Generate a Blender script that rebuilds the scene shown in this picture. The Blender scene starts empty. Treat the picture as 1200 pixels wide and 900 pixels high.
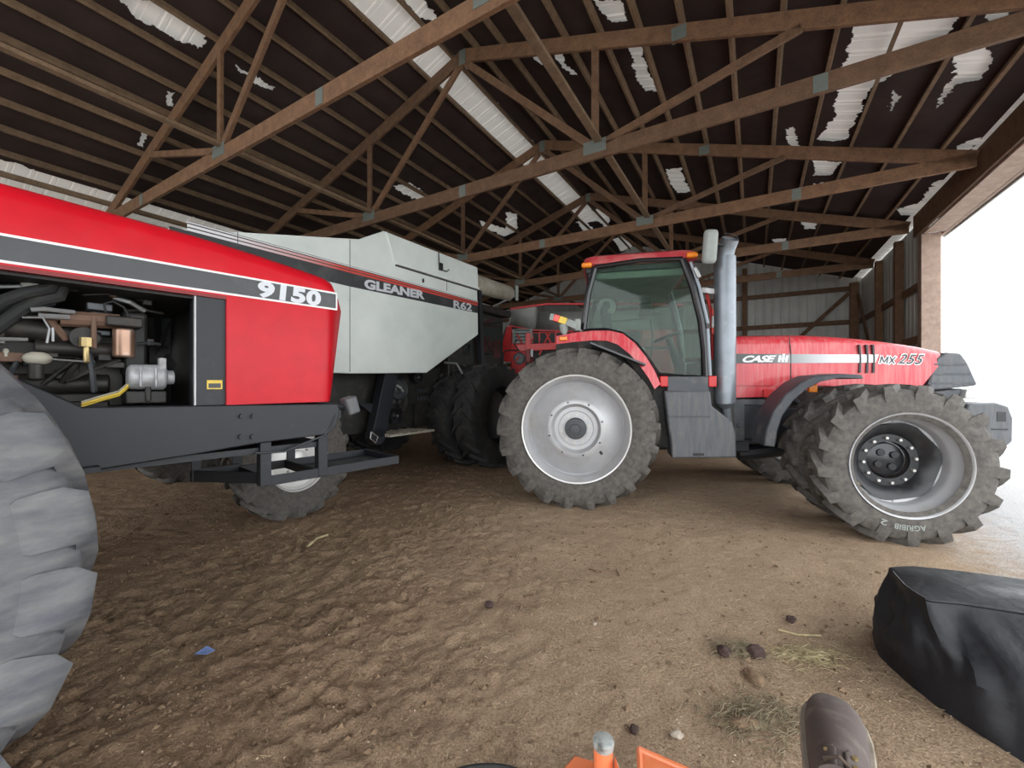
import bpy, math, random
from mathutils import Vector, Matrix, noise
random.seed(7)
SC = bpy.context.scene
COL = SC.collection
PI = math.pi
F, CH = 480.0, 1.5          # focal length in pixels of the 1200 px frame, camera height

# ------------------------------------------------------------------ frames
class Frame:
    """A ground frame: origin, heading (degrees from +X); local x along the heading, y to its left."""
    def __init__(s, ox, oy, ang):
        s.o = (ox, oy); s.ang = math.radians(ang)
        s.u = (math.cos(s.ang), math.sin(s.ang)); s.v = (-s.u[1], s.u[0])
    def loc(s, X, Y):
        dx, dy = X - s.o[0], Y - s.o[1]
        return dx*s.u[0] + dy*s.u[1], dx*s.v[0] + dy*s.v[1]
    def pt(s, px, py, y):
        """a measured point of the photo on this thing's own plane y = const -> local (x, z)"""
        d = ((px-600)/F, 1.0, (450-py)/F); o = s.loc(0, 0)
        du = d[0]*s.u[0]+d[1]*s.u[1]; dv = d[0]*s.v[0]+d[1]*s.v[1]
        t = (y-o[1])/dv
        return o[0]+t*du, CH+t*d[2]
    def w(s, x, y, z=0.0):
        return (s.o[0]+x*s.u[0]+y*s.v[0], s.o[1]+x*s.u[1]+y*s.v[1], z)

def gpt(px, py, h=0.0):
    t = (h-CH)/((450-py)/F)
    return (t*(px-600)/F, t)

SH = Frame(0, 0, -30.7)                       # shed: x = m (across, to the open side), y = l (along)
T = Frame(1.03, 6.08, -13)                    # tractor with the cab, origin under rear axle
_n = Frame(0, 0, 50.2); N = Frame(*_n.w(-.92, 3.75)[:2], 50.2)   # articulated tractor, origin under its front axle
_g = Frame(0, 0, 57); G = Frame(*_g.w(6.14, 6.2)[:2], 57)        # grey combine, origin under its front axle
R = Frame(.6, 11.3, 82)                   # red combine

# ------------------------------------------------------------------ materials
def _nodes(name):
    m = bpy.data.materials.new(name); m.use_nodes = True
    nt = m.node_tree; b = nt.nodes['Principled BSDF']
    return m, nt, b
def _n(nt, t, **kw):
    n = nt.nodes.new(t)
    for k, v in kw.items():
        if k in n.inputs: n.inputs[k].default_value = v
        else: setattr(n, k, v)
    return n
def _noise(nt, scale, detail=4, rough=.55, stretch=None, coord='Object'):
    tc = nt.nodes.new('ShaderNodeTexCoord'); out = tc.outputs[coord]
    if stretch:
        mp = nt.nodes.new('ShaderNodeMapping'); mp.inputs['Scale'].default_value = stretch
        nt.links.new(out, mp.inputs['Vector']); out = mp.outputs['Vector']
    n = nt.nodes.new('ShaderNodeTexNoise'); n.inputs['Scale'].default_value = scale
    n.inputs['Detail'].default_value = detail; n.inputs['Roughness'].default_value = rough
    nt.links.new(out, n.inputs['Vector'])
    return n.outputs['Fac']
def _ramp(nt, fac, stops):
    r = nt.nodes.new('ShaderNodeValToRGB'); e = r.color_ramp.elements
    while len(e) < len(stops): e.new(.5)
    for i, (p, c) in enumerate(stops):
        e[i].position = p; e[i].color = (*c, 1) if len(c) == 3 else c
    nt.links.new(fac, r.inputs['Fac']); return r.outputs['Color']
def _mix(nt, fac, a, b, mode='MIX'):
    m = nt.nodes.new('ShaderNodeMix'); m.data_type = 'RGBA'; m.blend_type = mode
    for sock, v in ((m.inputs[0], fac), (m.inputs[6], a), (m.inputs[7], b)):
        if isinstance(v, (int, float)): sock.default_value = v
        elif isinstance(v, tuple): sock.default_value = (*v, 1)
        else: nt.links.new(v, sock)
    return m.outputs[2]
def _bump(nt, b, fac, strength, dist):
    n = nt.nodes.new('ShaderNodeBump'); n.inputs['Strength'].default_value = strength; n.inputs['Distance'].default_value = dist
    nt.links.new(fac, n.inputs['Height']); nt.links.new(n.outputs['Normal'], b.inputs['Normal'])

def mat(name, col, rough=.5, metal=0.0, var=.12, vscale=6, dust=None, dscale=3, dlo=.45, dhi=.75, stretch=None, bump=0, bscale=40, bdist=.004, coat=0, spec=.5):
    m, nt, b = _nodes(name)
    v = _noise(nt, vscale)
    dark = tuple(c*(1-var) for c in col); light = tuple(min(1, c*(1+var)) for c in col)
    c = _ramp(nt, v, [(.3, dark), (.7, light)])
    if dust:
        d = _noise(nt, dscale, 6, .6, stretch)
        f = _ramp(nt, d, [(dlo, (0, 0, 0)), (dhi, (1, 1, 1))])
        c = _mix(nt, f, c, dust)
        rr = _ramp(nt, d, [(dlo, (rough,)*3), (dhi, (min(1, rough+.3),)*3)])
        nt.links.new(rr, b.inputs['Roughness'])
    nt.links.new(c, b.inputs['Base Color'])
    b.inputs['Roughness'].default_value = rough; b.inputs['Metallic'].default_value = metal
    b.inputs['Coat Weight'].default_value = coat; b.inputs['Specular IOR Level'].default_value = spec
    if bump: _bump(nt, b, _noise(nt, bscale, 5), bump, bdist)
    return m

def wood_mat(name, a, bcol, scale=1.0):
    m, nt, b = _nodes(name)
    oi = nt.nodes.new('ShaderNodeObjectInfo')
    g = _noise(nt, 9*scale, 6, .6)
    g2 = _noise(nt, 60*scale, 3, .6)
    c = _ramp(nt, g, [(.25, a), (.75, bcol)])
    c = _mix(nt, .35, c, _ramp(nt, g2, [(.3, tuple(x*.6 for x in a)), (.7, bcol)]))
    rr = _ramp(nt, oi.outputs['Random'], [(0, (.8, .79, .79)), (1, (1.15, 1.1, 1.05))])
    c = _mix(nt, 1.0, c, rr, 'MULTIPLY')
    nt.links.new(c, b.inputs['Base Color']); b.inputs['Roughness'].default_value = .75
    _bump(nt, b, g2, .25, .004)
    return m

M = {}
M['red9'] = mat('red_gloss_paint', (.56, .008, .018), .32, var=.08, dust=(.58, .04, .045), dscale=5, dlo=.6, dhi=.95, coat=.0, spec=.25)
M['redmx'] = mat('red_dusty_paint', (.56, .018, .035), .34, coat=.35, var=.1, dust=(.62, .22, .2), dscale=4, dlo=.42, dhi=.85, stretch=(7, 7, .5))
M['redroof'] = mat('red_faded_paint', (.42, .03, .04), .5, dust=(.45, .2, .18), dscale=6, dlo=.4, dhi=.9)
M['red'] = mat('red_implement_paint', (.55, .02, .02), .4)
M['darkred'] = mat('dark_red_paint', (.22, .012, .012), .5)
M['silver'] = mat('silver_sheet_paint', (.72, .76, .73), .42, var=.05, vscale=2, dust=(.60, .66, .61), dscale=1.4, dlo=.45, dhi=.8, metal=.0)
M['black'] = mat('black_satin_paint', (.018, .019, .022), .45, dust=(.07, .065, .06), dscale=7, dlo=.5, dhi=.95)
M['blackgloss'] = mat('black_gloss', (.012, .012, .014), .22)
M['frame'] = mat('dark_frame_paint', (.014, .0155, .020), .5, dust=(.07, .07, .07), dscale=9, dlo=.62, dhi=.95)
M['bay'] = mat('oily_metal_and_shade_black', (.015, .014, .013), .55, dust=(.09, .075, .06), dscale=8, dlo=.5, dhi=.9)
M['engine'] = mat('grimy_engine_metal', (.028, .025, .022), .5, metal=.3, dust=(.10, .085, .065), dscale=9, dlo=.5, dhi=.9, bump=.4, bscale=30)
M['stripe'] = mat('charcoal_decal', (.035, .037, .04), .35, dust=(.12, .12, .12), dscale=3, dlo=.55, dhi=.95)
M['white'] = mat('white_decal', (.80, .80, .80), .4, var=.03)
M['greytext'] = mat('pale_grey_decal', (.62, .64, .68), .4, var=.04)
M['redline'] = mat('orange_red_decal', (.62, .09, .05), .4)
M['rubber'] = mat('dusty_tyre_rubber', (.06, .055, .051), .8, dust=(.19, .17, .148), dscale=22, dlo=.30, dhi=.95, bump=.35, bscale=45)
M['rubberpale'] = mat('scuffed_grey_tyre_rubber', (.075, .08, .092), .6, dust=(.20, .197, .19), dscale=6, dlo=.36, dhi=.8, stretch=(1, 1, 3), bump=.5, bscale=14, bdist=.012)
M['rubberdark'] = mat('dark_tyre_rubber', (.02, .02, .02), .8, dust=(.075, .07, .06), dscale=5, dlo=.5, dhi=.9)
M['rim'] = mat('silver_wheel_paint', (.47, .47, .48), .42, metal=.3, var=.05, dust=(.40, .36, .32), dscale=5, dlo=.5, dhi=.9)
M['rimring'] = mat('bright_rim_edge', (.78, .77, .75), .35, metal=.2, var=.04)
M['hub'] = mat('black_hub_paint', (.012, .012, .014), .35, dust=(.05, .05, .05), dscale=12, dlo=.5, dhi=.9)
M['hubgrey'] = mat('grey_hub_metal', (.07, .075, .08), .45, metal=.4)
M['bolt'] = mat('bolt_steel', (.55, .53, .5), .4, metal=.6)
M['steel'] = mat('dull_steel', (.35, .35, .35), .45, metal=.7)
M['chrome'] = mat('worn_grey_pipe', (.20, .22, .245), .38, metal=.55, dust=(.4, .38, .36), dscale=14, dlo=.6, dhi=.95)
M['rust'] = mat('rusty_metal', (.16, .09, .06), .7)
M['copper'] = mat('brown_filter_can', (.33, .20, .14), .28, metal=.6, dust=(.55, .48, .44), dscale=9, dlo=.5, dhi=.75)
M['alu'] = mat('cast_aluminium', (.52, .52, .53), .55, metal=.25, dust=(.28, .27, .26), dscale=18, dlo=.45, dhi=.8)
M['cream'] = mat('cream_paint', (.42, .39, .32), .5, dust=(.25, .22, .17), dscale=4)
M['offwhite'] = mat('grimy_white', (.5, .48, .44), .5, dust=(.2, .17, .14), dscale=10, dlo=.5, dhi=.9)
M['yellow'] = mat('yellow_plastic', (.75, .52, .05), .4)
M['brass'] = mat('brass', (.5, .38, .18), .4, metal=.7)
M['amber'] = mat('amber_lens', (.85, .24, .01), .25)
M['redlens'] = mat('red_reflector', (.75, .06, .04), .25)
M['plastic'] = mat('grey_plastic', (.08, .086, .096), .5, dust=(.17, .16, .15), dscale=5, dlo=.42, dhi=.85, stretch=(5, 5, .8))
M['plasticdark'] = mat('dark_grey_plastic', (.055, .06, .07), .5, dust=(.2, .18, .16), dscale=7, dlo=.5, dhi=.9)
M['hoppergrey'] = mat('grey_hopper_sheet', (.30, .30, .28), .6, var=.1)
M['cabint'] = mat('cab_lining', (.30, .32, .30), .8)
M['seat'] = mat('seat_cloth', (.06, .07, .08), .9)
M['wood'] = wood_mat('weathered_truss_timber', (.085, .044, .024), (.235, .128, .068))
M['woodpale'] = wood_mat('pale_purlin_timber', (.12, .075, .045), (.30, .205, .125))
M['woodpink'] = wood_mat('door_post_timber', (.22, .15, .12), (.48, .36, .29))
M['plate'] = mat('galvanised_plate', (.17, .19, .17), .5, metal=.3)
M['liner'] = mat('dark_brown_insulation_vinyl', (.042, .028, .025), .75, var=.25, vscale=2.5, bump=.25, bscale=7, bdist=.02, spec=.25)
def sheet_mat():
    m, nt, b = _nodes('pale_brightened_roof_sheet')
    b.inputs['Base Color'].default_value = (.86, .83, .79, 1); b.inputs['Roughness'].default_value = .5
    tl = nt.nodes.new('ShaderNodeBsdfTranslucent'); tl.inputs[0].default_value = (.9, .86, .8, 1)
    mx = nt.nodes.new('ShaderNodeMixShader'); mx.inputs[0].default_value = .045  # translucency added to brighten the sheets where the liner is torn
    nt.links.new(b.outputs[0], mx.inputs[1]); nt.links.new(tl.outputs[0], mx.inputs[2]); nt.links.new(mx.outputs[0], nt.nodes['Material Output'].inputs['Surface'])
    return m
M['roofmetal'] = sheet_mat()
M['wallmetal'] = mat('grey_wall_sheet', (.50, .50, .47), .5, var=.1, vscale=2)
M['tarp'] = mat('black_tarpaulin', (.010, .0105, .013), .45, var=.2, dust=(.022, .022, .025), dscale=3, dlo=.4, dhi=.8, bump=.5, bscale=11, bdist=.012, spec=.35)
M['orange'] = mat('orange_paint', (.80, .23, .095), .42, dust=(.8, .40, .27), dscale=12, dlo=.5, dhi=.9)
M['cap'] = mat('dirty_grey_cap', (.38, .40, .38), .6, dust=(.08, .08, .07), dscale=30, dlo=.45, dhi=.7)
M['leather'] = mat('brown_suede_leather', (.10, .075, .067), .85, dust=(.22, .18, .155), dscale=22, dlo=.5, dhi=.85, bump=.3, bscale=120, bdist=.001)
M['sole'] = mat('tan_rubber_sole', (.30, .255, .20), .8, dust=(.18, .14, .11), dscale=30)
M['lace'] = mat('brown_lace', (.12, .085, .065), .9)
M['straw'] = mat('dry_straw', (.42, .35, .20), .85, var=.3, vscale=20)
M['hay'] = mat('grey_green_hay', (.25, .205, .13), .9, var=.35, vscale=25)
M['clod'] = mat('earth_clod', (.20, .13, .078), .95, var=.3, vscale=30, bump=.6, bscale=50)
M['clodark'] = mat('dark_lump', (.06, .035, .03), .9, var=.3, vscale=40, bump=.5, bscale=80)
M['stone'] = mat('pale_stone', (.42, .36, .29), .85, var=.2, vscale=30, bump=.4, bscale=60)
M['blue'] = mat('blue_plastic_scrap', (.18, .26, .5), .5)
M['crumb'] = mat('pale_grit', (.52, .42, .31), .9, var=.3, vscale=3)
M['treeline'] = mat('far_trees', (.35, .36, .36), .9)

def glass_mat(name, tint, film, gloss=.08):
    m, nt, b = _nodes(name); nt.nodes.remove(b)
    out = nt.nodes['Material Output']
    tr = _n(nt, 'ShaderNodeBsdfTransparent', Color=(*tint, 1)); gl = _n(nt, 'ShaderNodeBsdfGlossy', Roughness=.03)
    df = _n(nt, 'ShaderNodeBsdfDiffuse', Color=(.42, .47, .44, 1))
    m1 = nt.nodes.new('ShaderNodeMixShader'); m1.inputs[0].default_value = gloss
    nt.links.new(tr.outputs[0], m1.inputs[1]); nt.links.new(gl.outputs[0], m1.inputs[2])
    m2 = nt.nodes.new('ShaderNodeMixShader')
    f = _ramp(nt, _noise(nt, 5, 5, .6, (3, 3, .7)), [(.3, (film*.5,)*3), (.8, (film*1.5,)*3)])
    nt.links.new(f, m2.inputs[0]); nt.links.new(m1.outputs[0], m2.inputs[1]); nt.links.new(df.outputs[0], m2.inputs[2])
    nt.links.new(m2.outputs[0], out.inputs['Surface'])
    return m
M['glass'] = glass_mat('dusty_green_glass', (.68, .78, .72), .03, .018)
M['darkglass'] = glass_mat('dark_glass', (.25, .28, .30), .05, .12)

def fade_mat(name, a, bcol, x0, x1):
    """a decal printed as a blend from colour a to colour b along the vehicle"""
    m, nt, b = _nodes(name)
    tc = nt.nodes.new('ShaderNodeTexCoord'); sp = nt.nodes.new('ShaderNodeSeparateXYZ')
    nt.links.new(tc.outputs['Object'], sp.inputs[0])
    mr = nt.nodes.new('ShaderNodeMapRange'); mr.inputs[1].default_value = x0; mr.inputs[2].default_value = x1
    nt.links.new(sp.outputs[0], mr.inputs[0])
    c = _mix(nt, mr.outputs[0], a, bcol)
    nt.links.new(c, b.inputs['Base Color']); b.inputs['Roughness'].default_value = .4
    return m
M['fadered'] = fade_mat('white_to_red_decal', (.78, .78, .78), (.62, .07, .05), -4.2, -2.9)
M['fadesilver'] = fade_mat('grey_to_silver_decal', (.07, .08, .08), (.74, .74, .76), 2.3, 3.15)

def ground_mat():
    m, nt, b = _nodes('packed_earth')
    geo = nt.nodes.new('ShaderNodeNewGeometry')
    big = _noise(nt, .8, 4, .55); mid = _noise(nt, 7, 6, .65); fine = _noise(nt, 95, 5, .7)
    c = _ramp(nt, big, [(.3, (.36, .235, .14)), (.68, (.52, .365, .235))])
    c = _mix(nt, .45, c, _ramp(nt, mid, [(.25, (.17, .105, .062)), (.75, (.56, .42, .29))]))
    c = _mix(nt, .45, c, _ramp(nt, fine, [(.36, (.12, .075, .045)), (.66, (.74, .56, .39))]))
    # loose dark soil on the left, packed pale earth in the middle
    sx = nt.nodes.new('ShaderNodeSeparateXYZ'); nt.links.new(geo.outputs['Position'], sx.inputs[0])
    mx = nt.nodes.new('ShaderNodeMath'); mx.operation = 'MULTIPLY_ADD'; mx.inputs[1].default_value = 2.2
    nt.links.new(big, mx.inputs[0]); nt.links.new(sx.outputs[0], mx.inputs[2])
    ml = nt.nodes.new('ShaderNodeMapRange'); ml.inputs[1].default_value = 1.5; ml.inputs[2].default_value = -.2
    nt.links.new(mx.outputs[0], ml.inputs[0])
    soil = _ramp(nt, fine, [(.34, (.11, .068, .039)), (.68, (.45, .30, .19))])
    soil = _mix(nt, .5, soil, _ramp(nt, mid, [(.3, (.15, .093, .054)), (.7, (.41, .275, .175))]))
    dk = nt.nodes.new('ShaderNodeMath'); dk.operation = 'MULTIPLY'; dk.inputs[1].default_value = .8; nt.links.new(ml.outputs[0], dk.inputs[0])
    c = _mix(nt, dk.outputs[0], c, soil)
    # grey gravel towards the open side: m = across coordinate of the shed
    sp = nt.nodes.new('ShaderNodeSeparateXYZ'); nt.links.new(geo.outputs['Position'], sp.inputs[0])
    ma = nt.nodes.new('ShaderNodeMath'); ma.operation = 'MULTIPLY'; ma.inputs[1].default_value = SH.u[0]; nt.links.new(sp.outputs[0], ma.inputs[0])
    mb = nt.nodes.new('ShaderNodeMath'); mb.operation = 'MULTIPLY_ADD'; mb.inputs[1].default_value = SH.u[1]
    nt.links.new(sp.outputs[1], mb.inputs[0]); nt.links.new(ma.outputs[0], mb.inputs[2])
    mc = nt.nodes.new('ShaderNodeMath'); mc.operation = 'MULTIPLY_ADD'; mc.inputs[1].default_value = 1.2
    nt.links.new(mid, mc.inputs[0]); nt.links.new(mb.outputs[0], mc.inputs[2])
    mr = nt.nodes.new('ShaderNodeMapRange'); mr.inputs[1].default_value = 2.0; mr.inputs[2].default_value = 2.9
    nt.links.new(mc.outputs[0], mr.inputs[0])
    gv = _ramp(nt, fine, [(.3, (.30, .29, .29)), (.7, (.70, .68, .67))])
    c = _mix(nt, mr.outputs[0], c, gv)
    nt.links.new(c, b.inputs['Base Color']); b.inputs['Roughness'].default_value = .95; b.inputs['Specular IOR Level'].default_value = .2
    ad = nt.nodes.new('ShaderNodeMath'); ad.operation = 'MULTIPLY_ADD'; ad.inputs[1].default_value = .35
    nt.links.new(fine, ad.inputs[0]); nt.links.new(mid, ad.inputs[2])
    _bump(nt, b, ad.outputs[0], 1.0, .045)
    return m
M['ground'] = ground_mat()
M['field'] = mat('pale_winter_field', (.62, .62, .58), .95, var=.15, vscale=.4)

# ------------------------------------------------------------------ mesh builder
class MB:
    def __init__(s): s.v = []; s.f = []
    def add(s, vs, fs):
        o = len(s.v); s.v += [tuple(v) for v in vs]; s.f += [tuple(i+o for i in f) for f in fs]; return s
    def box(s, c, d, rot=None):
        hx, hy, hz = d[0]/2, d[1]/2, d[2]/2
        vs = [Vector((x, y, z)) for x in (-hx, hx) for y in (-hy, hy) for z in (-hz, hz)]
        if rot is not None: vs = [rot @ v for v in vs]
        c = Vector(c)
        return s.add([v+c for v in vs], [(0,1,3,2),(4,6,7,5),(0,4,5,1),(2,3,7,6),(0,2,6,4),(1,5,7,3)])
    def b2(s, p, q):
        return s.box([(p[i]+q[i])/2 for i in range(3)], [abs(q[i]-p[i]) for i in range(3)])
    def beam(s, p, q, w, h, up=(0, 0, 1)):
        """bar from p to q, h along up, w across"""
        p, q = Vector(p), Vector(q); d = (q-p).normalized(); up = Vector(up)
        side = d.cross(up)
        if side.length < 1e-4: side = d.cross(Vector((1, 0, 0)))
        side.normalize(); up2 = side.cross(d).normalized()
        vs = [e + side*a*w/2 + up2*b*h/2 for e in (p, q) for a, b in ((-1,-1),(1,-1),(1,1),(-1,1))]
        return s.add(vs, [(3,2,1,0),(4,5,6,7),(0,1,5,4),(1,2,6,5),(2,3,7,6),(3,0,4,7)])
    def tube(s, pts, r, n=10, cap=True):
        pts = [Vector(p) for p in pts]; k = len(pts); rs = r if isinstance(r, (list, tuple)) else [r]*k
        rings = []; ref = None
        for i, p in enumerate(pts):
            d = (pts[min(i+1, k-1)] - pts[max(i-1, 0)]).normalized()
            if ref is None: ref = d.orthogonal().normalized()
            a = (ref - d*ref.dot(d)); a = a.normalized() if a.length > 1e-5 else d.orthogonal().normalized()
            ref = a; b = d.cross(a)
            rings.append([p + (a*math.cos(t) + b*math.sin(t))*rs[i] for t in [2*PI*j/n for j in range(n)]])
        return s.loft(rings, cap=cap)
    def loft(s, rings, cap=True, closed=True):
        n = len(rings[0]); vs = [v for r in rings for v in r]; fs = []
        for i in range(len(rings)-1):
            for j in range(n if closed else n-1):
                a, b = i*n+j, i*n+(j+1) % n
                fs.append((a, b, b+n, a+n))
        if cap and closed:
            fs.append(tuple(range(n-1, -1, -1))); fs.append(tuple((len(rings)-1)*n+j for j in range(n)))
        return s.add(vs, fs)
    def prism(s, poly, y0, y1):
        """polygon in local (x, z), drawn from y0 to y1"""
        n = len(poly)
        vs = [(x, y0, z) for x, z in poly] + [(x, y1, z) for x, z in poly]
        fs = [tuple(range(n)), tuple(range(2*n-1, n-1, -1))] + [(i, n+i, n+(i+1) % n, (i+1) % n) for i in range(n)]
        return s.add(vs, fs)
    def lathe(s, prof, c, n=48, close=False):
        """profile [(radius, y)] turned about the y axis through c"""
        rings = [[(c[0]+r*math.cos(t), c[1]+y, c[2]+r*math.sin(t)) for t in [2*PI*j/n for j in range(n)]] for r, y in prof]
        if close: rings = rings + [rings[0]]
        return s.loft(rings, cap=False)
    def sphere(s, c, r, n=10, sc=(1, 1, 1)):
        rings = []
        for i in range(1, n):
            a = PI*i/n
            rings.append([(c[0]+r*sc[0]*math.sin(a)*math.cos(t), c[1]+r*sc[1]*math.sin(a)*math.sin(t), c[2]+r*sc[2]*math.cos(a)) for t in [2*PI*j/(2*n) for j in range(2*n)]])
        return s.loft(rings)
    def build(s, name, m, parent=None, bevel=0, smooth=35, sub=0, mods=None):
        me = bpy.data.meshes.new(name); me.from_pydata(s.v, [], s.f); me.update()
        import bmesh
        bm = bmesh.new(); bm.from_mesh(me); bmesh.ops.recalc_face_normals(bm, faces=bm.faces[:]); bm.to_mesh(me); bm.free()
        if smooth:
            me.polygons.foreach_set('use_smooth', [True]*len(me.polygons)); me.set_sharp_from_angle(angle=math.radians(smooth))
        o = bpy.data.objects.new(name, me); COL.objects.link(o)
        if m: me.materials.append(M[m] if isinstance(m, str) else m)
        if parent: o.parent = parent
        if bevel:
            b = o.modifiers.new('bevel', 'BEVEL'); b.width = bevel; b.segments = 2; b.limit_method = 'ANGLE'; b.angle_limit = math.radians(40)
        if sub:
            b = o.modifiers.new('sub', 'SUBSURF'); b.levels = sub; b.render_levels = sub
        return o

def tag(o, label=None, cat=None, group=None, kind=None):
    for k, v in (('label', label), ('category', cat), ('group', group), ('kind', kind)):
        if v: o[k] = v
    return o
def root(name, fr, x=0, y=0, label=None, cat=None, group=None, z=0):
    o = bpy.data.objects.new(name, None); COL.objects.link(o); o.empty_display_size = .3
    o.location = fr.w(x, y, z); o.rotation_euler = (0, 0, fr.ang)
    return tag(o, label, cat, group)
def struct(o): o['kind'] = 'structure'; return o

_fc = {}
def text_pts(txt, bold=.02, shear=0, spacing=1.0):
    key = (txt, bold, shear, spacing)
    if key not in _fc:
        cu = bpy.data.curves.new('t', 'FONT'); cu.body = txt; cu.offset = bold; cu.shear = shear; cu.space_character = spacing; cu.resolution_u = 4
        o = bpy.data.objects.new('t', cu); COL.objects.link(o)
        bpy.context.view_layer.update()
        dg = bpy.context.evaluated_depsgraph_get()
        me = o.evaluated_get(dg).to_mesh()
        vs = [(v.co.x, v.co.y) for v in me.vertices]; fs = [tuple(p.vertices) for p in me.polygons]
        o.evaluated_get(dg).to_mesh_clear(); bpy.data.objects.remove(o); bpy.data.curves.remove(cu)
        x0 = min(v[0] for v in vs); x1 = max(v[0] for v in vs); y0 = min(v[1] for v in vs); y1 = max(v[1] for v in vs)
        _fc[key] = ([((x-x0)/(x1-x0), (y-y0)/(y1-y0)) for x, y in vs], fs)
    return _fc[key]
def text_quad(mb, txt, bl, br, tl, y, bold=.02, shear=0, spacing=1.0):
    """flat letters on the plane y; bl, br, tl are local (x, z) corners"""
    vs, fs = text_pts(txt, bold, shear, spacing)
    o = [(bl[0]+(br[0]-bl[0])*a+(tl[0]-bl[0])*b, y, bl[1]+(br[1]-bl[1])*a+(tl[1]-bl[1])*b) for a, b in vs]
    return mb.add(o, fs)
def band(mb, pts, y, th=.003):
    """a sticker with outline pts on the plane y (outer face towards -y)"""
    return mb.prism(pts, y, y-th)

# ------------------------------------------------------------------ wheels
def tyre(mb, c, Rr, w, rim, lugs, lugh=.045, sgn=-1, n=72, fwd=1, lw=.034):
    hw = w/2; cr = Rr-lugh
    half = [(rim, .40*w), (rim+.025, .455*w), (rim+(cr-rim)*.35, .50*w), (rim+(cr-rim)*.62, .495*w), (rim+(cr-rim)*.84, .46*w), (cr-.012, .41*w), (cr, .30*w)]
    prof = [(r, -y) for r, y in half] + [(cr+.008, 0)] + [(r, y) for r, y in half[::-1]]
    mb.lathe(prof, c, n)
    pitch = 2*PI/lugs
    for side in (-1, 1):
        for k in range(lugs):
            th0 = pitch*(k + (.25 if side > 0 else -.25)) + .1
            P = []
            sweep = .42*w/Rr*1.15
            for t, rt in ((-.06, Rr), (.25, Rr), (.6, Rr), (.93, Rr-.008), (.985, Rr-.042), (1.0, Rr-.12), (.93, Rr-.185)):
                y = side*t*hw; th = th0 - fwd*(sweep*(min(max(t, 0), .95)**1.25))
                rb = (cr-.02) if t < .95 and rt > Rr-.1 else (rt-.06 if rt > Rr-.1 else (rt-.03 if t > .95 else rt-.004))
                P.append((y, th, rt, rb, lw/Rr*(1.0+.35*max(t, 0))))
            rings = []
            for y, th, rt, rb, a in P:
                ring = []
                e1, e2 = (1.25, .8) if rt > Rr-.15 else (.9, .85)
                for (rr, aa) in ((rb, -a*e1), (rt, -a*e2), (rt, a*e2), (rb, a*e1)):
                    ring.append((c[0]+rr*math.sin(th+aa)*1.0, c[1]+y, c[2]+rr*math.cos(th+aa)))
                rings.append(ring)
            mb.loft(rings)
    return mb
def ring_bolts(mb, c, r, n, y, rad, h, sgn, seg=8, ph=0):
    for k in range(n):
        a = 2*PI*k/n+ph
        mb.tube([(c[0]+r*math.cos(a), c[1]+y, c[2]+r*math.sin(a)), (c[0]+r*math.cos(a), c[1]+y+sgn*h, c[2]+r*math.sin(a))], rad, seg)
    return mb
def rim_lathe(mb, prof, c, sgn, n=64):
    """profile [(radius, depth inward from the outer face)]"""
    return mb.lathe([(r, -sgn*d) for r, d in prof], c, n)

# ------------------------------------------------------------------ ground
def sm(x, a, b): t = min(1, max(0, (x-a)/(b-a))); return t*t*(3-2*t)
def gz(X, Y):
    p = Vector((X, Y, 0))
    z = .035*noise.noise(p*.55) + .018*noise.noise(p*1.9) + .010*noise.noise(p*5.1+Vector((3, 1, 0)))
    rough = sm(-X+.35*noise.noise(p*.9), -.6, .9)
    z += (.22+rough)*(.020*noise.noise(p*7.3) + .024*noise.noise(p*15)*(.6+noise.noise(p*1.7)) + .014*noise.noise(p*33))
    m, l = SH.loc(X, Y)
    # wheel ruts with tread prints, running to the tall tractor's front wheel
    d = N.loc(X, Y)[1]
    k = math.exp(-((d+1.9)/.33)**2) + .8*math.exp(-((d+2.9)/.35)**2)
    s = N.loc(X, Y)[0]
    z += k*rough*(-.03 + .030*max(0, math.sin(s*2*PI/.21 + 5*abs(d+1.9) + 2*noise.noise(p*2)))*(.5+noise.noise(p*1.3)))
    # loose heap under the machines
    return z*.9
def axis(segs):
    out = []
    for a, b, st in segs:
        n = max(1, round((b-a)/st)); out += [a+(b-a)*i/n for i in range(n)]
    return out+[segs[-1][1]]
def ground():
    xs = axis([(-12, -6, .2), (-6, -3, .06), (-3, .2, .017), (.2, 3.2, .026), (3.2, 6, .06), (6, 14, .3)])
    ys = axis([(-6, .4, .3), (.4, 1.2, .05), (1.2, 4.2, .02), (4.2, 7.5, .05), (7.5, 18, .2)])
    vs = [(x, y, gz(x, y)) for y in ys for x in xs]; n = len(xs)
    fs = [(j*n+i, j*n+i+1, (j+1)*n+i+1, (j+1)*n+i) for j in range(len(ys)-1) for i in range(n-1)]
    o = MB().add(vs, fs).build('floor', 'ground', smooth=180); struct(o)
    f = MB().add([(-90, -60, -.12), (300, -60, -.12), (300, 300, -.12), (-90, 300, -.12)], [(0, 1, 2, 3)]).build('ground_field', 'field', smooth=0); struct(f)
ground()

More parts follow.
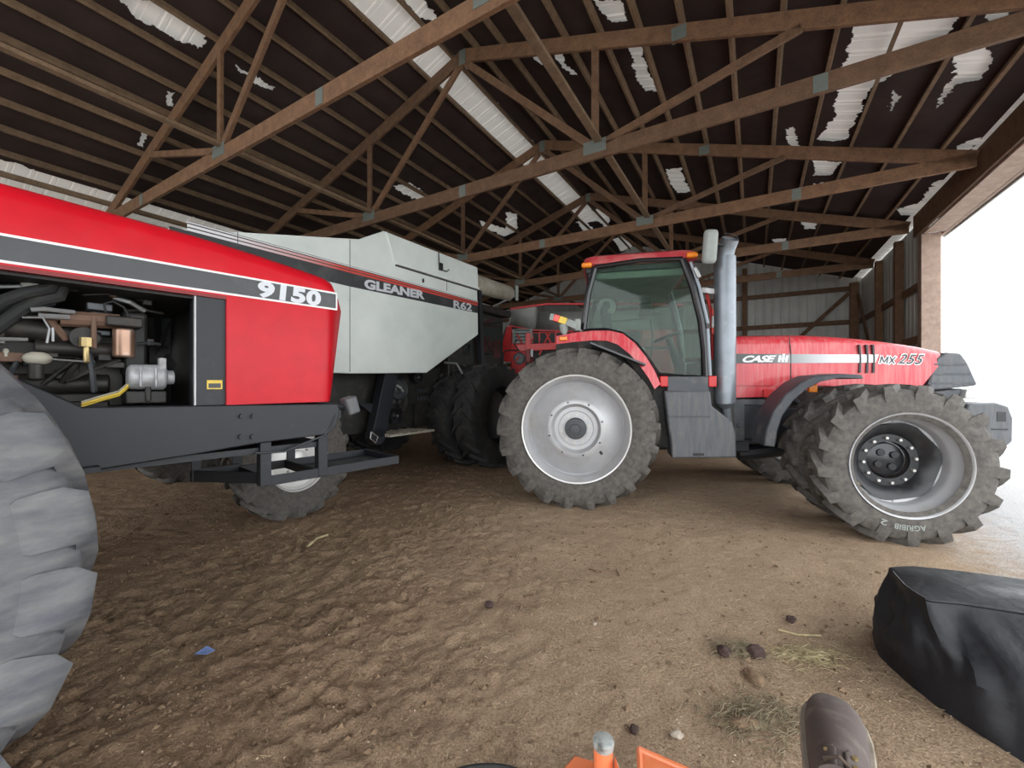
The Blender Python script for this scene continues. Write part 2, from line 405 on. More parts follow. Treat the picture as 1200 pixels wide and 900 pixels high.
def blob(mb, c, r, sc=(1, 1, .7), seed=0, amp=.35, n=2):
    import bmesh
    bm = bmesh.new(); bmesh.ops.create_icosphere(bm, subdivisions=n, radius=1)
    vs = []
    for v in bm.verts:
        d = 1+amp*noise.noise(v.co*1.3+Vector((seed*7.1, seed*3.3, 0)))+amp*.5*noise.noise(v.co*3+Vector((seed*1.7, 0, seed)))
        vs.append((c[0]+v.co.x*r*sc[0]*d, c[1]+v.co.y*r*sc[1]*d, c[2]+v.co.z*r*sc[2]*d))
    fs = [tuple(v.index for v in f.verts) for f in bm.faces]; bm.free()
    return mb.add(vs, fs)
OCT = ([(1,0,0),(-1,0,0),(0,1,0),(0,-1,0),(0,0,1),(0,0,-1)], [(0,2,4),(2,1,4),(1,3,4),(3,0,4),(2,0,5),(1,2,5),(3,1,5),(0,3,5)])
def grit(name, m, n, rmin, rmax, area, dens=None):
    mb = MB()
    for i in range(n):
        X = random.uniform(area[0], area[1]); Y = area[2]+(area[3]-area[2])*random.random()**1.6
        if dens and random.random() > dens(X, Y): continue
        r = rmin+(rmax-rmin)*random.random()**3; z = gz(X, Y); a = random.random()*6
        ca, sa = math.cos(a), math.sin(a); q = [random.uniform(.6, 1.3) for _ in range(6)]
        vs = []
        for j, (x, y, zz) in enumerate(OCT[0]):
            x, y, zz = x*r*q[j], y*r*q[j], zz*r*.7*q[j]
            vs.append((X+x*ca-y*sa, Y+x*sa+y*ca, z+zz+r*.25))
        mb.add(vs, OCT[1])
    return tag(mb.build(name, m, smooth=60), kind='stuff')
left_rough = lambda X, Y: .25+.75*sm(-X, -.6, 1.0)
tag(grit('soil_crumbs', 'clod', 15000, .004, .020, (-4.5, 3.2, 1.2, 7), left_rough), 'loose brown soil crumbs scattered over the shed floor', 'soil')
tag(grit('pale_grit', 'crumb', 5200, .0022, .006, (-2.5, 2.6, 1.2, 5)), 'tiny pale grains and grit specks scattered over the dirt floor', 'grit')

def straw(name, m, spots, label, L=(.03, .12), r=.0014):
    mb = MB()
    for cx, cy, sx, sy, n, hh in spots:
        for i in range(n):
            X = random.gauss(cx, sx); Y = random.gauss(cy, sy); a = random.random()*PI; l = random.uniform(*L); z = gz(X, Y)+.003+random.random()**2*hh
            dz = random.uniform(-.3, .3)*min(l, hh+.01)
            p = Vector((X-math.cos(a)*l/2, Y-math.sin(a)*l/2, max(gz(X, Y)+.001, z-dz))); q = Vector((X+math.cos(a)*l/2, Y+math.sin(a)*l/2, max(gz(X, Y)+.001, z+dz)))
            mb.tube([p, (p+q)/2+Vector((random.uniform(-.006, .006), random.uniform(-.006, .006), .003)), q], r*random.uniform(.6, 1.5), 4)
    return tag(mb.build(name, m), label, 'straw', kind='stuff')
straw('straw_litter', 'straw', [(0, 2.6, 1.4, .9, 240, .004), (-2, 4.2, 1.2, .6, 120, .004), (1.2, 1.9, .5, .4, 160, .006), (.9, 4.0, 1.0, .6, 60, .004)], 'scattered dry straw stalks lying on the dirt floor', (.015, .06), .0011)
def hay(px, py, sx, sy, n, h, label, m='hay'):
    cx, cy = gpt(px, py)
    mb = MB(); mb2 = []
    for i in range(n):
        X = random.gauss(0, sx); Y = random.gauss(0, sy); a = random.gauss(.6, .9); l = random.uniform(.03, .1)
        k = math.exp(-(X/sx)**2/2-(Y/sy)**2/2); z = random.random()*h*k
        z0 = gz(cx+X, cy+Y)
        p = Vector((X-math.cos(a)*l/2, Y-math.sin(a)*l/2, z0+z+.002)); q = Vector((X+math.cos(a)*l/2, Y+math.sin(a)*l/2, z0+max(.002, z+random.uniform(-.015, .02))))
        mb.tube([p, (p+q)/2+Vector((0, 0, .006)), q], random.uniform(.0008, .002), 4)
    blob(mb, (-sx*.4, -sy*.2, gz(cx, cy)+.002), 1, (sx*.5, sy*.4, h*.4), seed=px, amp=.9, n=3)
    o = mb.build('hay_clump', m); o.location = (cx, cy, 0)
    return tag(o, label, 'hay', 'hay clumps on the floor')
hay(862, 766, .09, .06, 150, .035, 'small grey hay clump with dark lumps, left one of the upper pair near the boot')
hay(948, 770, .10, .05, 260, .03, 'flat yellowish hay clump on the dirt left of the black tarpaulin', 'straw')
hay(893, 848, .12, .075, 420, .05, 'largest tangled hay clump on the dirt left of the boot toe')
def lump(name, px, py, r, m, label, cat, sc=(1, 1, .75), grp=None, seed=1):
    x, y = gpt(px, py); z = gz(x, y)
    o = blob(MB(), (0, 0, r*sc[2]*.75), r, sc, seed, .35, 3).build(name, m); o.location = (x, y, z)
    return tag(o, label, cat, grp)
lump('walnut', 927, 727, .026, 'clodark', 'dark brown round lump lying alone above the hay clumps', 'lump', (1.15, .9, .85), seed=2)
lump('dirt_clod', 849, 771, .035, 'clodark', 'dark earth clod at the left end of the small grey hay clump', 'clod', grp='dark earth clods', seed=3)
lump('dirt_clod', 886, 772, .042, 'clodark', 'dark reddish earth clod between the small grey and the flat yellow hay', 'clod', (1, .8, .9), 'dark earth clods', 5)
lump('dirt_clod', 743, 861, .020, 'clodark', 'small dark clod beside the orange tube with a grey cap', 'clod', grp='dark earth clods', seed=6)
lump('dirt_clod', 573, 713, .030, 'clodark', 'dark clod alone on bare dirt in front of the big silver wheel', 'clod', grp='dark earth clods', seed=8)
lump('stone', 793, 868, .019, 'stone', 'pale stone on the dirt right of the orange tube', 'stone', (1.3, .8, .8), 'loose stones', 9)
lump('stone', 697, 737, .012, 'stone', 'little white stone alone on the bare dirt in the middle', 'stone', (1, .8, .8), 'loose stones', 10)
lump('stone', 884, 801, .045, 'clod', 'long grey flat stone between the upper and the largest hay clumps', 'stone', (.75, 1.4, .35), 'loose stones', 12)
lump('dung_lump', 873, 855, .034, 'clod', 'rounded grey green lump at the left of the largest hay clump', 'lump', (1.7, .75, .7), seed=13)
def stick(name, pix, r, m, label, cat):
    pts = [gpt(*p) for p in pix]; c = pts[0]
    mb = MB().tube([(x-c[0], y-c[1], gz(x, y)+r*1.2) for x, y in pts], [r]*len(pts), 6)
    o = mb.build(name, m); o.location = (c[0], c[1], 0); return tag(o, label, cat)
stick('corn_husk', [(360, 642), (371, 634), (384, 628)], .012, 'straw', 'pale dry husk on the dirt in front of the small wheel', 'husk')
stick('stalk', [(912, 737), (935, 743), (962, 744)], .006, 'straw', 'pale flat straw stalk right below the dark round lump', 'stalk')
stick('twig', [(690, 667), (705, 672), (722, 668), (726, 676)], .006, 'rust', 'thin dark twig on the dirt in front of the big silver wheel', 'twig')
x, y = gpt(240, 766); o = MB().add([(-.04, -.02, .006), (.03, -.03, .012), (.045, .015, .004), (-.01, .03, .018), (-.04, -.02, .002), (.03, -.03, .008), (.045, .015, 0), (-.01, .03, .014)], [(0, 1, 2, 3), (7, 6, 5, 4), (0, 4, 5, 1), (1, 5, 6, 2), (2, 6, 7, 3), (3, 7, 4, 0)]).build('plastic_scrap', 'blue')
o.location = (x, y, gz(x, y)+.004); tag(o, 'small blue plastic scrap on the churned soil by the big tyre', 'scrap')

# ------------------------------------------------------------------ the shed
PK, EV_R, EV_L, ZC, ZP = -3.85, 2.5, -10.2, 4.45, 6.53       # ridge and eaves across, chord height, ridge height
SL = (ZP-ZC)/(EV_R-PK)
L0, L1 = -4.0, 15.7
ORD = ['first', 'second', 'third', 'fourth', 'fifth', 'sixth', 'seventh', 'eighth', 'ninth', 'tenth', 'eleventh', 'twelfth', 'thirteenth', 'fourteenth']
def rz(m): return ZP - SL*abs(m-PK)
def sroot(name, m, l, label, cat, group=None, z=0): return root(name, SH, m, l, label, cat, group, z)
TR = [2.63, 5.02, 7.75, 10.5, 13.2]
tdesc = ['nearest wooden roof truss, its chord crossing the top left corner above the red hood',
         'second wooden roof truss from the camera, chord above the grey combine to the top right',
         'third wooden roof truss, its chord passing just above the tall tractor cab',
         'fourth wooden roof truss from the camera, reaching the header above the door post',
         'farthest wooden roof truss, just in front of the back wall']
def truss(l, label):
    t = sroot('roof_truss', PK, l, label, 'roof truss', 'roof trusses')
    a, b = EV_L-PK, EV_R-PK
    th, hh = .045, .19
    def bar(name, m0, z0, m1, z1, h, w=th, off=0): return MB().beam((m0, off, z0), (m1, off, z1), w, h).build(name, 'wood', t, bevel=.004)
    bar('bottom_chord', a, ZC, b, ZC, hh)
    bar('top_chord', a, ZC+.02, 0, ZP, hh); bar('top_chord', b, ZC+.02, 0, ZP, hh)
    for s, e in ((-1, a), (1, b)):
        n = s*2.1 ; q = s*4.25; o = .0
        zt = lambda m: ZP - SL*abs(m) - .06
        bar('web', n, ZC+.05, n, zt(n), .09, off=o)
        bar('web', n+s*-.02, ZC+.06, 0, ZP-.08, .10, off=o)
        bar('web', n+s*.02, ZC+.06, q, zt(q), .09, off=o)
        for off in (-.026, .026):
            MB().box((n, off, ZC+.06), (.30, .006, .16)).build('gusset_plate', 'plate', t)
    for off in (-.026, .026):
        MB().box((0, off, ZP-.03), (.12, .006, .22)).build('gusset_plate', 'plate', t)
        for m in (-2.5*.0-4.6, .0, 4.4): MB().box((m, off, ZC), (.12, .006, .17)).build('gusset_plate', 'plate', t)
        MB().box((3.1, off, ZP-SL*3.1), (.16, .006, .15)).build('gusset_plate', 'plate', t)
for l, d in zip(TR, tdesc): truss(l, d)

# purlins, one timber each
PUR = [.22+.485*k for k in range(13)]
for s, side in ((1, 'right'), (-1, 'left')):
    for k, dm in enumerate(PUR):
        m = PK+s*dm; z = rz(m)+.155
        rot = Matrix.Rotation(s*math.atan(SL), 3, 'Y')
        o = MB().box((0, (L1-L0)/2, 0), (.042, L1-L0-.1, .09), rot).build('purlin', 'woodpale', bevel=.004)
        o.location = SH.w(m, L0, z); o.rotation_euler = (0, 0, SH.ang)
        tag(o, f'{ORD[k]} roof purlin down from the ridge on the {side} roof slope', 'purlin', 'roof purlins')
# lateral braces lying on the bottom chords
for m, lab in ((PK-2.1, 'long brown brace timber across the truss chords on the left of the ridge'), (PK+2.1, 'long pale brace timber across the truss chords on the right of the ridge')):
    o = MB().box((0, (L1-L0)/2, 0), (.09, L1-L0-.1, .045)).build('brace_timber', 'woodpale', bevel=.004)
    o.location = SH.w(m+.05, L0, ZC+.12); o.rotation_euler = (0, 0, SH.ang); tag(o, lab, 'brace')

# roof sheets with ribs and the torn vinyl liner below them
def ribbed(n0, n1, step, at, h=.022):
    """profile positions along a sheet: list of (s, height)"""
    out = []; s = n0
    while s < n1:
        out += [(s, 0), (s+.012, h), (s+.034, h), (s+.046, 0), (s+step*.35, 0), (s+step*.36+.006, h*.35), (s+step*.36+.018, h*.35), (s+step*.36+.024, 0)]
        s += step
    return out
mb = MB()
for s in (1, -1):
    e = EV_R+.45 if s > 0 else EV_L-.3
    pr = ribbed(L0, L1+.2, .235, 0)
    a = [SH.w(PK, l, rz(PK)+.27+h) for l, h in pr]; b = [SH.w(e, l, rz(e)+.27+h) for l, h in pr]
    mb.loft([a, b], closed=False)
struct(mb.build('ceiling', 'roofmetal', smooth=0))
HP = ZP+.205
def roof_pt(px, py):
    d = ((px-600)/F, 1.0, (450-py)/F); m = d[0]*SH.u[0]+d[1]*SH.u[1]; l = d[0]*SH.v[0]+d[1]*SH.v[1]
    best = None
    for sg in (1, -1):
        t = (HP-CH+sg*SL*PK)/(d[2]+sg*SL*m); mm = t*m
        if t > 0 and (mm-PK)*sg >= -.001: best = (mm, t*l)
    return best
TEARS_PX = [  # outlines of the torn places, measured on the roof plane
    [(1012, 18), (1062, 12), (1130, 5), (1110, 40), (1060, 62), (1040, 90), (1022, 100), (988, 76), (996, 55), (1000, 38)],
    [(990, 78), (1038, 92), (1018, 108), (992, 162), (975, 165), (957, 163), (968, 150), (978, 140), (983, 105)],
    [(1120, 62), (1150, 50), (1166, 66), (1152, 90), (1118, 100), (1100, 128), (1106, 100), (1118, 90)],
    [(1160, 8), (1192, 4), (1180, 26), (1158, 24)],
    [(1046, 105), (1056, 112), (1048, 122), (1042, 132), (1046, 118)],
    [(950, 186), (985, 190), (972, 206), (952, 206), (956, 196)], [(955, 215), (966, 212), (964, 220), (954, 221)],
    [(697, 0), (728, 0), (735, 22), (716, 26)], [(730, 42), (748, 46), (768, 105), (756, 106), (744, 88), (741, 66)],
    [(618, 60), (640, 58), (648, 80), (632, 74)], [(646, 58), (662, 55), (660, 72), (676, 86), (668, 86), (652, 70)],
    [(780, 198), (798, 196), (808, 225), (794, 226), (784, 212)],
    [(138, -2), (186, -4), (205, 14), (226, 24), (244, 38), (238, 56), (214, 50), (170, 26), (150, 8)],
    [(276, 76), (300, 88), (322, 102), (318, 106), (296, 94), (278, 82)], [(196, 106), (206, 108), (201, 124), (194, 122)], [(166, 154), (178, 154), (170, 172), (164, 170)],
    [(462, 218), (480, 214), (503, 230), (492, 234), (470, 226)], [(562, 258), (576, 262), (592, 268), (594, 248), (606, 250), (606, 270), (592, 277), (566, 266)],
    [(700, 244), (716, 252), (712, 268), (690, 250)], [(688, 248), (700, 246), (704, 256), (690, 258)], [(718, 280), (732, 276), (744, 292), (728, 294)],
    [(676, 260), (682, 258), (696, 268), (684, 272)],
    [(1122, 170), (1146, 160), (1150, 166), (1134, 176), (1122, 175)], [(1050, 245), (1075, 238), (1095, 215), (1118, 205), (1100, 232), (1078, 252), (1056, 252)],
    [(940, 258), (958, 255), (955, 268), (942, 268)], [(906, 280), (922, 279), (920, 284), (908, 284)],
    [(-60, 172), (0, 186), (18, 190), (42, 200), (60, 207), (90, 216), (118, 222), (132, 232), (128, 238), (90, 226), (55, 214), (22, 200), (0, 196), (-60, 186)],
    [(200, 252), (228, 254), (246, 262), (262, 270), (240, 272), (215, 262)], [(920, 150), (930, 148), (936, 172), (926, 174)],
]
TEARS = [[roof_pt(*p) for p in poly] for poly in TEARS_PX]
TEARS = [p for p in TEARS if None not in p]
TEARS.append([(-4.60, 1.0), (-4.09, 1.0), (-4.09, 12.2), (-4.2, 12.4), (-4.58, 12.1)])
TEARS.append([(-4.06, 2.0), (-3.87, 2.0), (-3.87, 4.6), (-4.06, 4.3)])
BB = [(min(p[0] for p in t)-.08, max(p[0] for p in t)+.08, min(p[1] for p in t)-.08, max(p[1] for p in t)+.08) for t in TEARS]
def inside(poly, x, y):
    c = False; n = len(poly)
    for i in range(n):
        x1, y1 = poly[i]; x2, y2 = poly[i-1]
        if (y1 > y) != (y2 > y) and x < (x2-x1)*(y-y1)/(y2-y1)+x1: c = not c
    return c
def torn(m, l):
    for t, b in zip(TEARS, BB):
        if b[0] < m < b[1] and b[2] < l < b[3]:
            p = Vector((m*4, l*4, 0)); jx = .05*noise.noise(p*1.5)+.03*noise.noise(p*5)+.012*noise.noise(p*16); jy = .05*noise.noise(p*1.5+Vector((9, 0, 0)))+.03*noise.noise(p*5+Vector((0, 9, 0)))
            if inside(t, m+jx, l+jy): return True
    return False
def liner():
    mb = MB(); st = .045
    for s in (1, -1):
        wd = (EV_R-PK) if s > 0 else (PK-EV_L-.55)
        nm = int(wd/st); nl = int((L1-L0)/st)
        base = len(mb.v)
        for j in range(nl+1):
            l = L0+j*(L1-L0)/nl
            for i in range(nm+1):
                d = i*wd/nm; m = PK+s*d
                bay = abs(((d-.22)/.485) % 1-.5)*2          # sags between purlins
                z = HP-SL*d - .004 - .012*(1-bay*bay)*(.4+abs(noise.noise(Vector((m*.9, l*.7, 3)))))+.004
                mb.v.append(SH.w(m, l, z))
        for j in range(nl):
            l = L0+(j+.5)*(L1-L0)/nl
            for i in range(nm):
                m = PK+s*(i+.5)*wd/nm
                a = base+j*(nm+1)+i; q = (a, a+1, a+nm+2, a+nm+1)
                if not any(b[0]-.05 < m < b[1]+.05 and b[2]-.05 < l < b[3]+.05 for b in BB): mb.f.append(q); continue
                h = .5; fl = [torn(m+s*wd/nm*du, l+(L1-L0)/nl*dv) for du in (-h, 0, h) for dv in (-h, 0, h)]
                if not any(fl): mb.f.append(q); continue
                if all(fl): continue
                c4 = [Vector(mb.v[k]) for k in q]; K = 5
                for u in range(K):
                    for v in range(K):
                        if torn(m+s*wd/nm*((u+.5)/K-.5), l+(L1-L0)/nl*((v+.5)/K-.5)): continue
                        o = len(mb.v)
                        for uu, vv in ((u, v), (u+1, v), (u+1, v+1), (u, v+1)):
                            x, y = uu/K, vv/K; mb.v.append(tuple(c4[0]*(1-x)*(1-y)+c4[1]*x*(1-y)+c4[2]*x*y+c4[3]*(1-x)*y))
                        mb.f.append((o, o+1, o+2, o+3))
    struct(mb.build('ceiling_liner', 'liner', smooth=180))
liner()

# walls of ribbed sheet
def wall(name, p0, p1, z0, z1, m='wallmetal', slope=None):
    """p0, p1 in shed coordinates"""
    v = Vector((p1[0]-p0[0], p1[1]-p0[1])); L = v.length; d = v/L; nrm = Vector((-d.y, d.x))
    pr = ribbed(0, L, .235, 0)
    lo, hi = [], []
    for s, h in pr:
        if s > L: break
        q = Vector(p0)+d*s+nrm*h; zt = z1 if slope is None else slope(q.x)
        lo.append(SH.w(q.x, q.y, z0)); hi.append(SH.w(q.x, q.y, zt))
    return struct(MB().loft([lo, hi], closed=False).build(name, m, smooth=0))
WB = 15.75
wall('wall_left', (EV_L-.12, L0), (EV_L-.12, WB+.4), -.1, 4.72)
wall('wall_back', (EV_L-.4, WB), (EV_R+.4, WB), -.1, 4.5, slope=lambda m: rz(m)+.28)
wall('wall_right', (EV_R+.22, WB+.3), (EV_R+.22, 10.35), -.1, 4.62)
def timber(name, p, q, w, h, label, cat, group=None, m='wood', up=(0, 0, 1)):
    """p, q = (m, l, z)"""
    P, Q = Vector(SH.w(*p)), Vector(SH.w(*q)); c = Vector((P.x, P.y, min(P.z, Q.z)))
    o = MB().beam(P-c, Q-c, w, h, up).build(name, m, bevel=.005); o.location = c
    return tag(o, label, cat, group)
# header over the open side and its soffit
timber('header_beam', (2.56, L0, 4.42), (2.56, 10.4, 4.42), .05, .40, 'deep timber header over the open side, inner face with blue grey shade', 'beam', m='wood')
timber('header_beam', (2.90, L0, 4.36), (2.90, 10.4, 4.36), .05, .36, 'outer timber header board along the open side', 'beam', m='woodpink')
timber('soffit_board', (2.73, L0, 4.20), (2.73, 10.05, 4.20), .30, .03, 'pinkish soffit board closing the underside of the open side header', 'board', m='woodpink')
timber('fascia_trim', (2.96, L0, 4.30), (2.96, 10.45, 4.30), .03, .28, 'pale metal fascia strip outside the open side header', 'trim', m='wallmetal')
timber('door_post', (2.70, 10.2, -.1), (2.70, 10.2, 4.2), .20, .26, 'thick pale timber post at the edge of the open side', 'post', m='woodpink', up=SH.u+(0,))
timber('wall_post', (2.60, 11.6, -.1), (2.60, 11.6, 4.5), .14, .14, 'dark timber post in the right wall behind the pale door post', 'post', 'wall posts', up=SH.u+(0,))
timber('wall_post', (2.60, 13.2, -.1), (2.60, 13.2, 4.5), .14, .14, 'dark timber post in the right wall nearest the back corner', 'post', 'wall posts', up=SH.u+(0,))
timber('wall_post', (2.52, 15.6, -.1), (2.52, 15.6, 4.5), .14, .2, 'dark timber post in the corner of back and right walls', 'post', 'wall posts', up=SH.u+(0,))
timber('wall_post', (-.30, 15.6, -.1), (-.30, 15.6, 5.3), .16, .14, 'dark timber post on the back wall beside the tractor exhaust', 'post', 'wall posts', up=SH.u+(0,))
timber('wall_post', (-4.6, 15.6, -.1), (-4.6, 15.6, 6.0), .16, .14, 'dark timber post on the back wall behind the red combine', 'post', 'wall posts', up=SH.u+(0,))
for i, z in enumerate((4.35, 3.35, 2.35, 1.35)):
    timber('wall_girt', (EV_L, 15.66, z), (2.5, 15.66, z), .05, .14, f'{ORD[i]} horizontal timber girt from the top on the back wall', 'girt', 'wall girts')
for i, z in enumerate((3.35, 2.35, 1.35)):
    timber('wall_girt', (2.66, 10.35, z), (2.66, 15.6, z), .05, .14, f'{ORD[i]} horizontal timber girt from the top on the right wall', 'girt', 'wall girts')
timber('corner_brace', (2.4, 15.56, 4.2), (.75, 15.56, 2.5), .05, .11, 'slanting timber brace on the back wall near the right corner', 'brace')
timber('corner_brace', (2.58, 15.4, 4.1), (2.58, 13.9, 2.3), .05, .11, 'slanting timber brace on the right wall near the back corner', 'brace')
for i, l in enumerate(TR[:4]):
    timber('wall_post', (EV_L-.02, l+.12, -.1), (EV_L-.02, l+.12, 4.5), .14, .14, f'{ORD[i]} timber post from the camera along the left wall', 'post', 'wall posts', up=SH.u+(0,))
timber('wall_girt', (EV_L-.07, L0, 4.3), (EV_L-.07, 15.6, 4.3), .05, .14, 'long timber girt at the top of the left wall', 'girt', 'wall girts')

# ------------------------------------------------------------------ tall red tractor with the cab
def tractor():
    t = root('wheel_tractor', T, 0, 0, 'red tractor with glass cab, tall exhaust stack and dual front wheels', 'tractor')
    P = T.pt
    # --- chassis
    mb = MB().b2((-.55, -.38, .62), (.9, .38, 1.35)).b2((.9, -.36, .62), (2.15, .36, 1.25)).b2((2.1, -.30, .72), (3.9, .30, 1.20))
    mb.tube([(0, -.85, .965), (0, .85, .965)], .17, 16); mb.b2((2.0, -.46, .80), (2.42, -.34, 1.24))
    mb.build('chassis', 'frame', t, bevel=.02)
    mb = MB().b2((1.85, -.50, .78), (2.05, -.36, 1.30)).box((1.98, -.51, .98), (.05, .02, .05)).b2((1.75, -.44, 1.22), (2.45, -.32, 1.31))
    mb.build('side_bracket', 'plasticdark', t, bevel=.01)
    mb = MB().tube([(3.09, -1.3, .74), (3.09, 1.3, .74)], .12, 16).b2((2.95, -.5, .58), (3.25, .5, .86)).tube([(2.1, 0, .55), (3.0, 0, .68)], .10, 10)
    mb.build('front_axle', 'frame', t, bevel=.02)
    mb = MB().beam((-.5, -.35, .75), (-1.15, -.42, .55), .06, .10).beam((-.5, .35, .75), (-1.15, .42, .55), .06, .10).beam((-.5, -.35, 1.3), (-1.1, -.42, 1.0), .05, .07).b2((-.7, -.4, .9), (-.45, .4, 1.5))
    mb.build('rear_hitch', 'frame', t, bevel=.01)
    # --- rear wheels
    for sgn in (-1, 1):
        c = (0, sgn*1.0, .962)
        ty = tyre(MB(), c, .975, .50, .615, 22, .045, sgn).build('tyre', 'rubber', t)
        c2 = (0, sgn*1.0, .962); f = .245
        pr = [(.600, .50), (.585, .30), (.575, .20), (.595, .06), (.622, .03), (.630, -.005), (.645, -.012), (.650, .005), (.636, .02), (.612, .05), (.590, .15), (.565, .175), (.545, .155), (.36, .060), (.352, .052), (.30, .052), (.285, .07), (.262, .13), (.215, .13), (.205, .11), (.13, .11), (.13, .15), (.0, .15)]
        rb = MB(); rim_lathe(rb, [(r, d-.245) for r, d in pr], c2, sgn)
        rm = rb.build('rim', 'rim', ty, smooth=50)
        rg = MB(); rim_lathe(rg, [(r, d-.247) for r, d in [(.628, .012), (.632, -.008), (.646, -.014), (.652, .004), (.640, .02), (.628, .012)]], c2, sgn); rg.build('rim_edge', 'rimring', ty)
        h = MB(); rim_lathe(h, [(r, d-.245) for r, d in [(.128, .13), (.128, .06), (.118, .05), (.06, .048), (.055, .0), (.0, -.002)]], c2, sgn, 32)
        ring_bolts(h, c2, .092, 8, sgn*.19, .012, .018, sgn, 8); h.build('hub', 'hubgrey', ty)
        b = MB(); ring_bolts(b, c2, .168, 10, sgn*.13, .017, .026, sgn, 8, .2); b.build('wheel_bolts', 'bolt', ty)
        b = MB(); ring_bolts(b, c2, .327, 8, sgn*.192, .011, .004, sgn, 10, .28)
        b.box((c2[0]+.29, c2[1]+sgn*.16, c2[2]-.27), (.075, .02, .03), Matrix.Rotation(.9, 3, 'Y')); b.build('rim_slots', 'hub', ty)
    # --- front wheels (duals)
    for sgn in (-1, 1):
        for k, yc in ((0, 1.46), (1, .90)):
            c = (3.09, sgn*yc, .745)
            ty = tyre(MB(), c, .757, .40, .435, 17, .055, sgn, lw=.036).build('tyre', 'rubber', t)
            pr = [(.43, .38), (.42, .30), (.445, .20), (.455, .06), (.470, .02), (.478, -.010), (.490, -.016), (.494, .004), (.482, .02), (.462, .035), (.448, .09), (.415, .13), (.405, .17), (.400, .235), (.372, .24), (.372, .255), (.405, .26), (.41, .32), (.44, .37)]
            rb = MB(); rim_lathe(rb, [(r, d-.19) for r, d in pr], c, sgn); rb.build('rim', 'rim', ty, smooth=50)
            if k == 0:
                d = MB()
                n = 60
                def disc(r, dep, flat=0): 
                    out = []
                    for j in range(n):
                        a = 2*PI*j/n; rr = r
                        if flat: rr = min(r, flat/max(.01, math.cos(((a-.2) % (PI/3))-PI/6)))
                        out.append((c[0]+rr*math.cos(a), c[1]-sgn*dep+sgn*.19, c[2]+rr*math.sin(a)))
                    return out
                d.loft([disc(.385, .225, .362), disc(.385, .205, .362), disc(.33, .215), disc(.265, .285), disc(.255, .30), disc(.185, .30), disc(.18, .33)], cap=False)
                d.build('wheel_disc', 'hub', ty, smooth=40)
                h = MB(); rim_lathe(h, [(r, dd-.19) for r, dd in [(.19, .42), (.185, .37), (.165, .345), (.155, .34), (.0, .335)]], c, sgn, 40)
                ring_bolts(h, c, .085, 4, -sgn*(.34-.19), .036, .022, sgn, 14, .6); h.build('hub', 'blackgloss', ty, bevel=.004)
                b = MB(); ring_bolts(b, c, .222, 12, -sgn*(.30-.19), .014, .03, sgn, 8, .1); b.build('wheel_bolts', 'bolt', ty)
                b = MB()
                for j in range(24):
                    if j % 4 != 3: a = 2*PI*j/24; b.sphere((c[0]+.388*math.cos(a), c[1]-sgn*(.238-.19), c[2]+.388*math.sin(a)), .008, 4)
                b.build('rim_studs', 'steel', ty)
                # raised name on the sidewall, reading along the bottom
                if sgn < 0:
                    tb = MB()
                    for txt, a0, a1 in (('AGRIBIB', 1.36, 1.80), ('2', 1.90, 2.0)):
                        vs, fs = text_pts(txt, .02)
                        for kk in (0, 1):
                            pass
                        o = []
                        for u, v in vs:
                            a = a0+(a1-a0)*u; r = .545+.052*v; hh = .2045
                            o.append((c[0]+r*math.cos(-a), c[1]-hh, c[2]+r*math.sin(-a)))
                        tb.add(o, fs)
                    tb.build('tyre_lettering', 'cabint', ty, smooth=0)
    # --- hood
    def sec(x, w, zb, zt, r=.10, crown=.03):
        pts = [(x, -w, zb), (x, -w-.005, zb+(zt-zb)*.55), (x, -w+.01, zt-r)]
        for a in (20, 45, 70): pts.append((x, -w+.01+r*(1-math.cos(math.radians(a))), zt-r+r*math.sin(math.radians(a))))
        pts.append((x, -w*.45, zt+crown*.6)); pts.append((x, 0, zt+crown))
        return pts+[(p[0], -p[1], p[2]) for p in pts[-2::-1]]
    top = lambda x: 2.14-.012*(x-1.9)-.034*max(0, x-2.5)**2*2.0 if x < 4.0 else 1.965-.20*(x-4.0)
    hood = MB(); xs = [1.80, 2.0, 2.2, 2.4, 2.6, 2.8, 3.0, 3.2, 3.4, 3.6, 3.8, 3.95]
    def wid(x): return .43-.02*max(0, x-2.8)-.03*max(0, x-3.6)
    rings = [sec(x, wid(x), 1.48 if x < 2.9 else 1.48-.03*sm(x, 2.9, 3.4), top(x)-.02, .12) for x in xs]
    r0 = rings[-1]
    last = [(x+.24*sm(z, 1.45, 1.86)-.0, y*(1-.08*sm(z, 1.45, 1.86)), z-(.06*sm(z, 1.5, 1.95))) for x, y, z in r0]
    hood.loft(rings+[last]); hood.build('hood', 'redmx', t, smooth=40)
    sk = MB().prism([P(862, 452, -.41), P(952, 452, -.41), (2.72, 1.40), P(935, 462, -.41), (2.45, 1.345), P(862, 466, -.41), (1.8, 1.34), (1.8, 1.48)], -.41, .41); sk.build('hood_skirt', 'redmx', t)
    MB().b2((2.28, -.46, 1.33), (2.40, -.40, 1.43)).build('hood_latch', 'red', t, bevel=.01)
    s = MB().prism([(2.585, 1.48), (2.592, 1.48), (2.592, 1.9), (2.575, 2.08), (2.567, 2.08), (2.584, 1.9)], -.441, -.43); s.build('hood_seam', 'hub', t)
    y = -.437
    def onside(pts, yy=None):
        return [P(px, py, yy if yy is not None else y) for px, py in pts]
    st = MB().prism(onside([(858, 414.5), (1030, 415.5), (1026, 425), (858, 426)]), -.4385, -.30); st.build('side_stripe', 'fadesilver', t)
    tx = MB(); text_quad(tx, 'CASE', P(869.5, 424.8, -.4392), P(908, 424.4, -.4392), P(871.5, 416.8, -.4392), -.4392, .045, .25, .9)
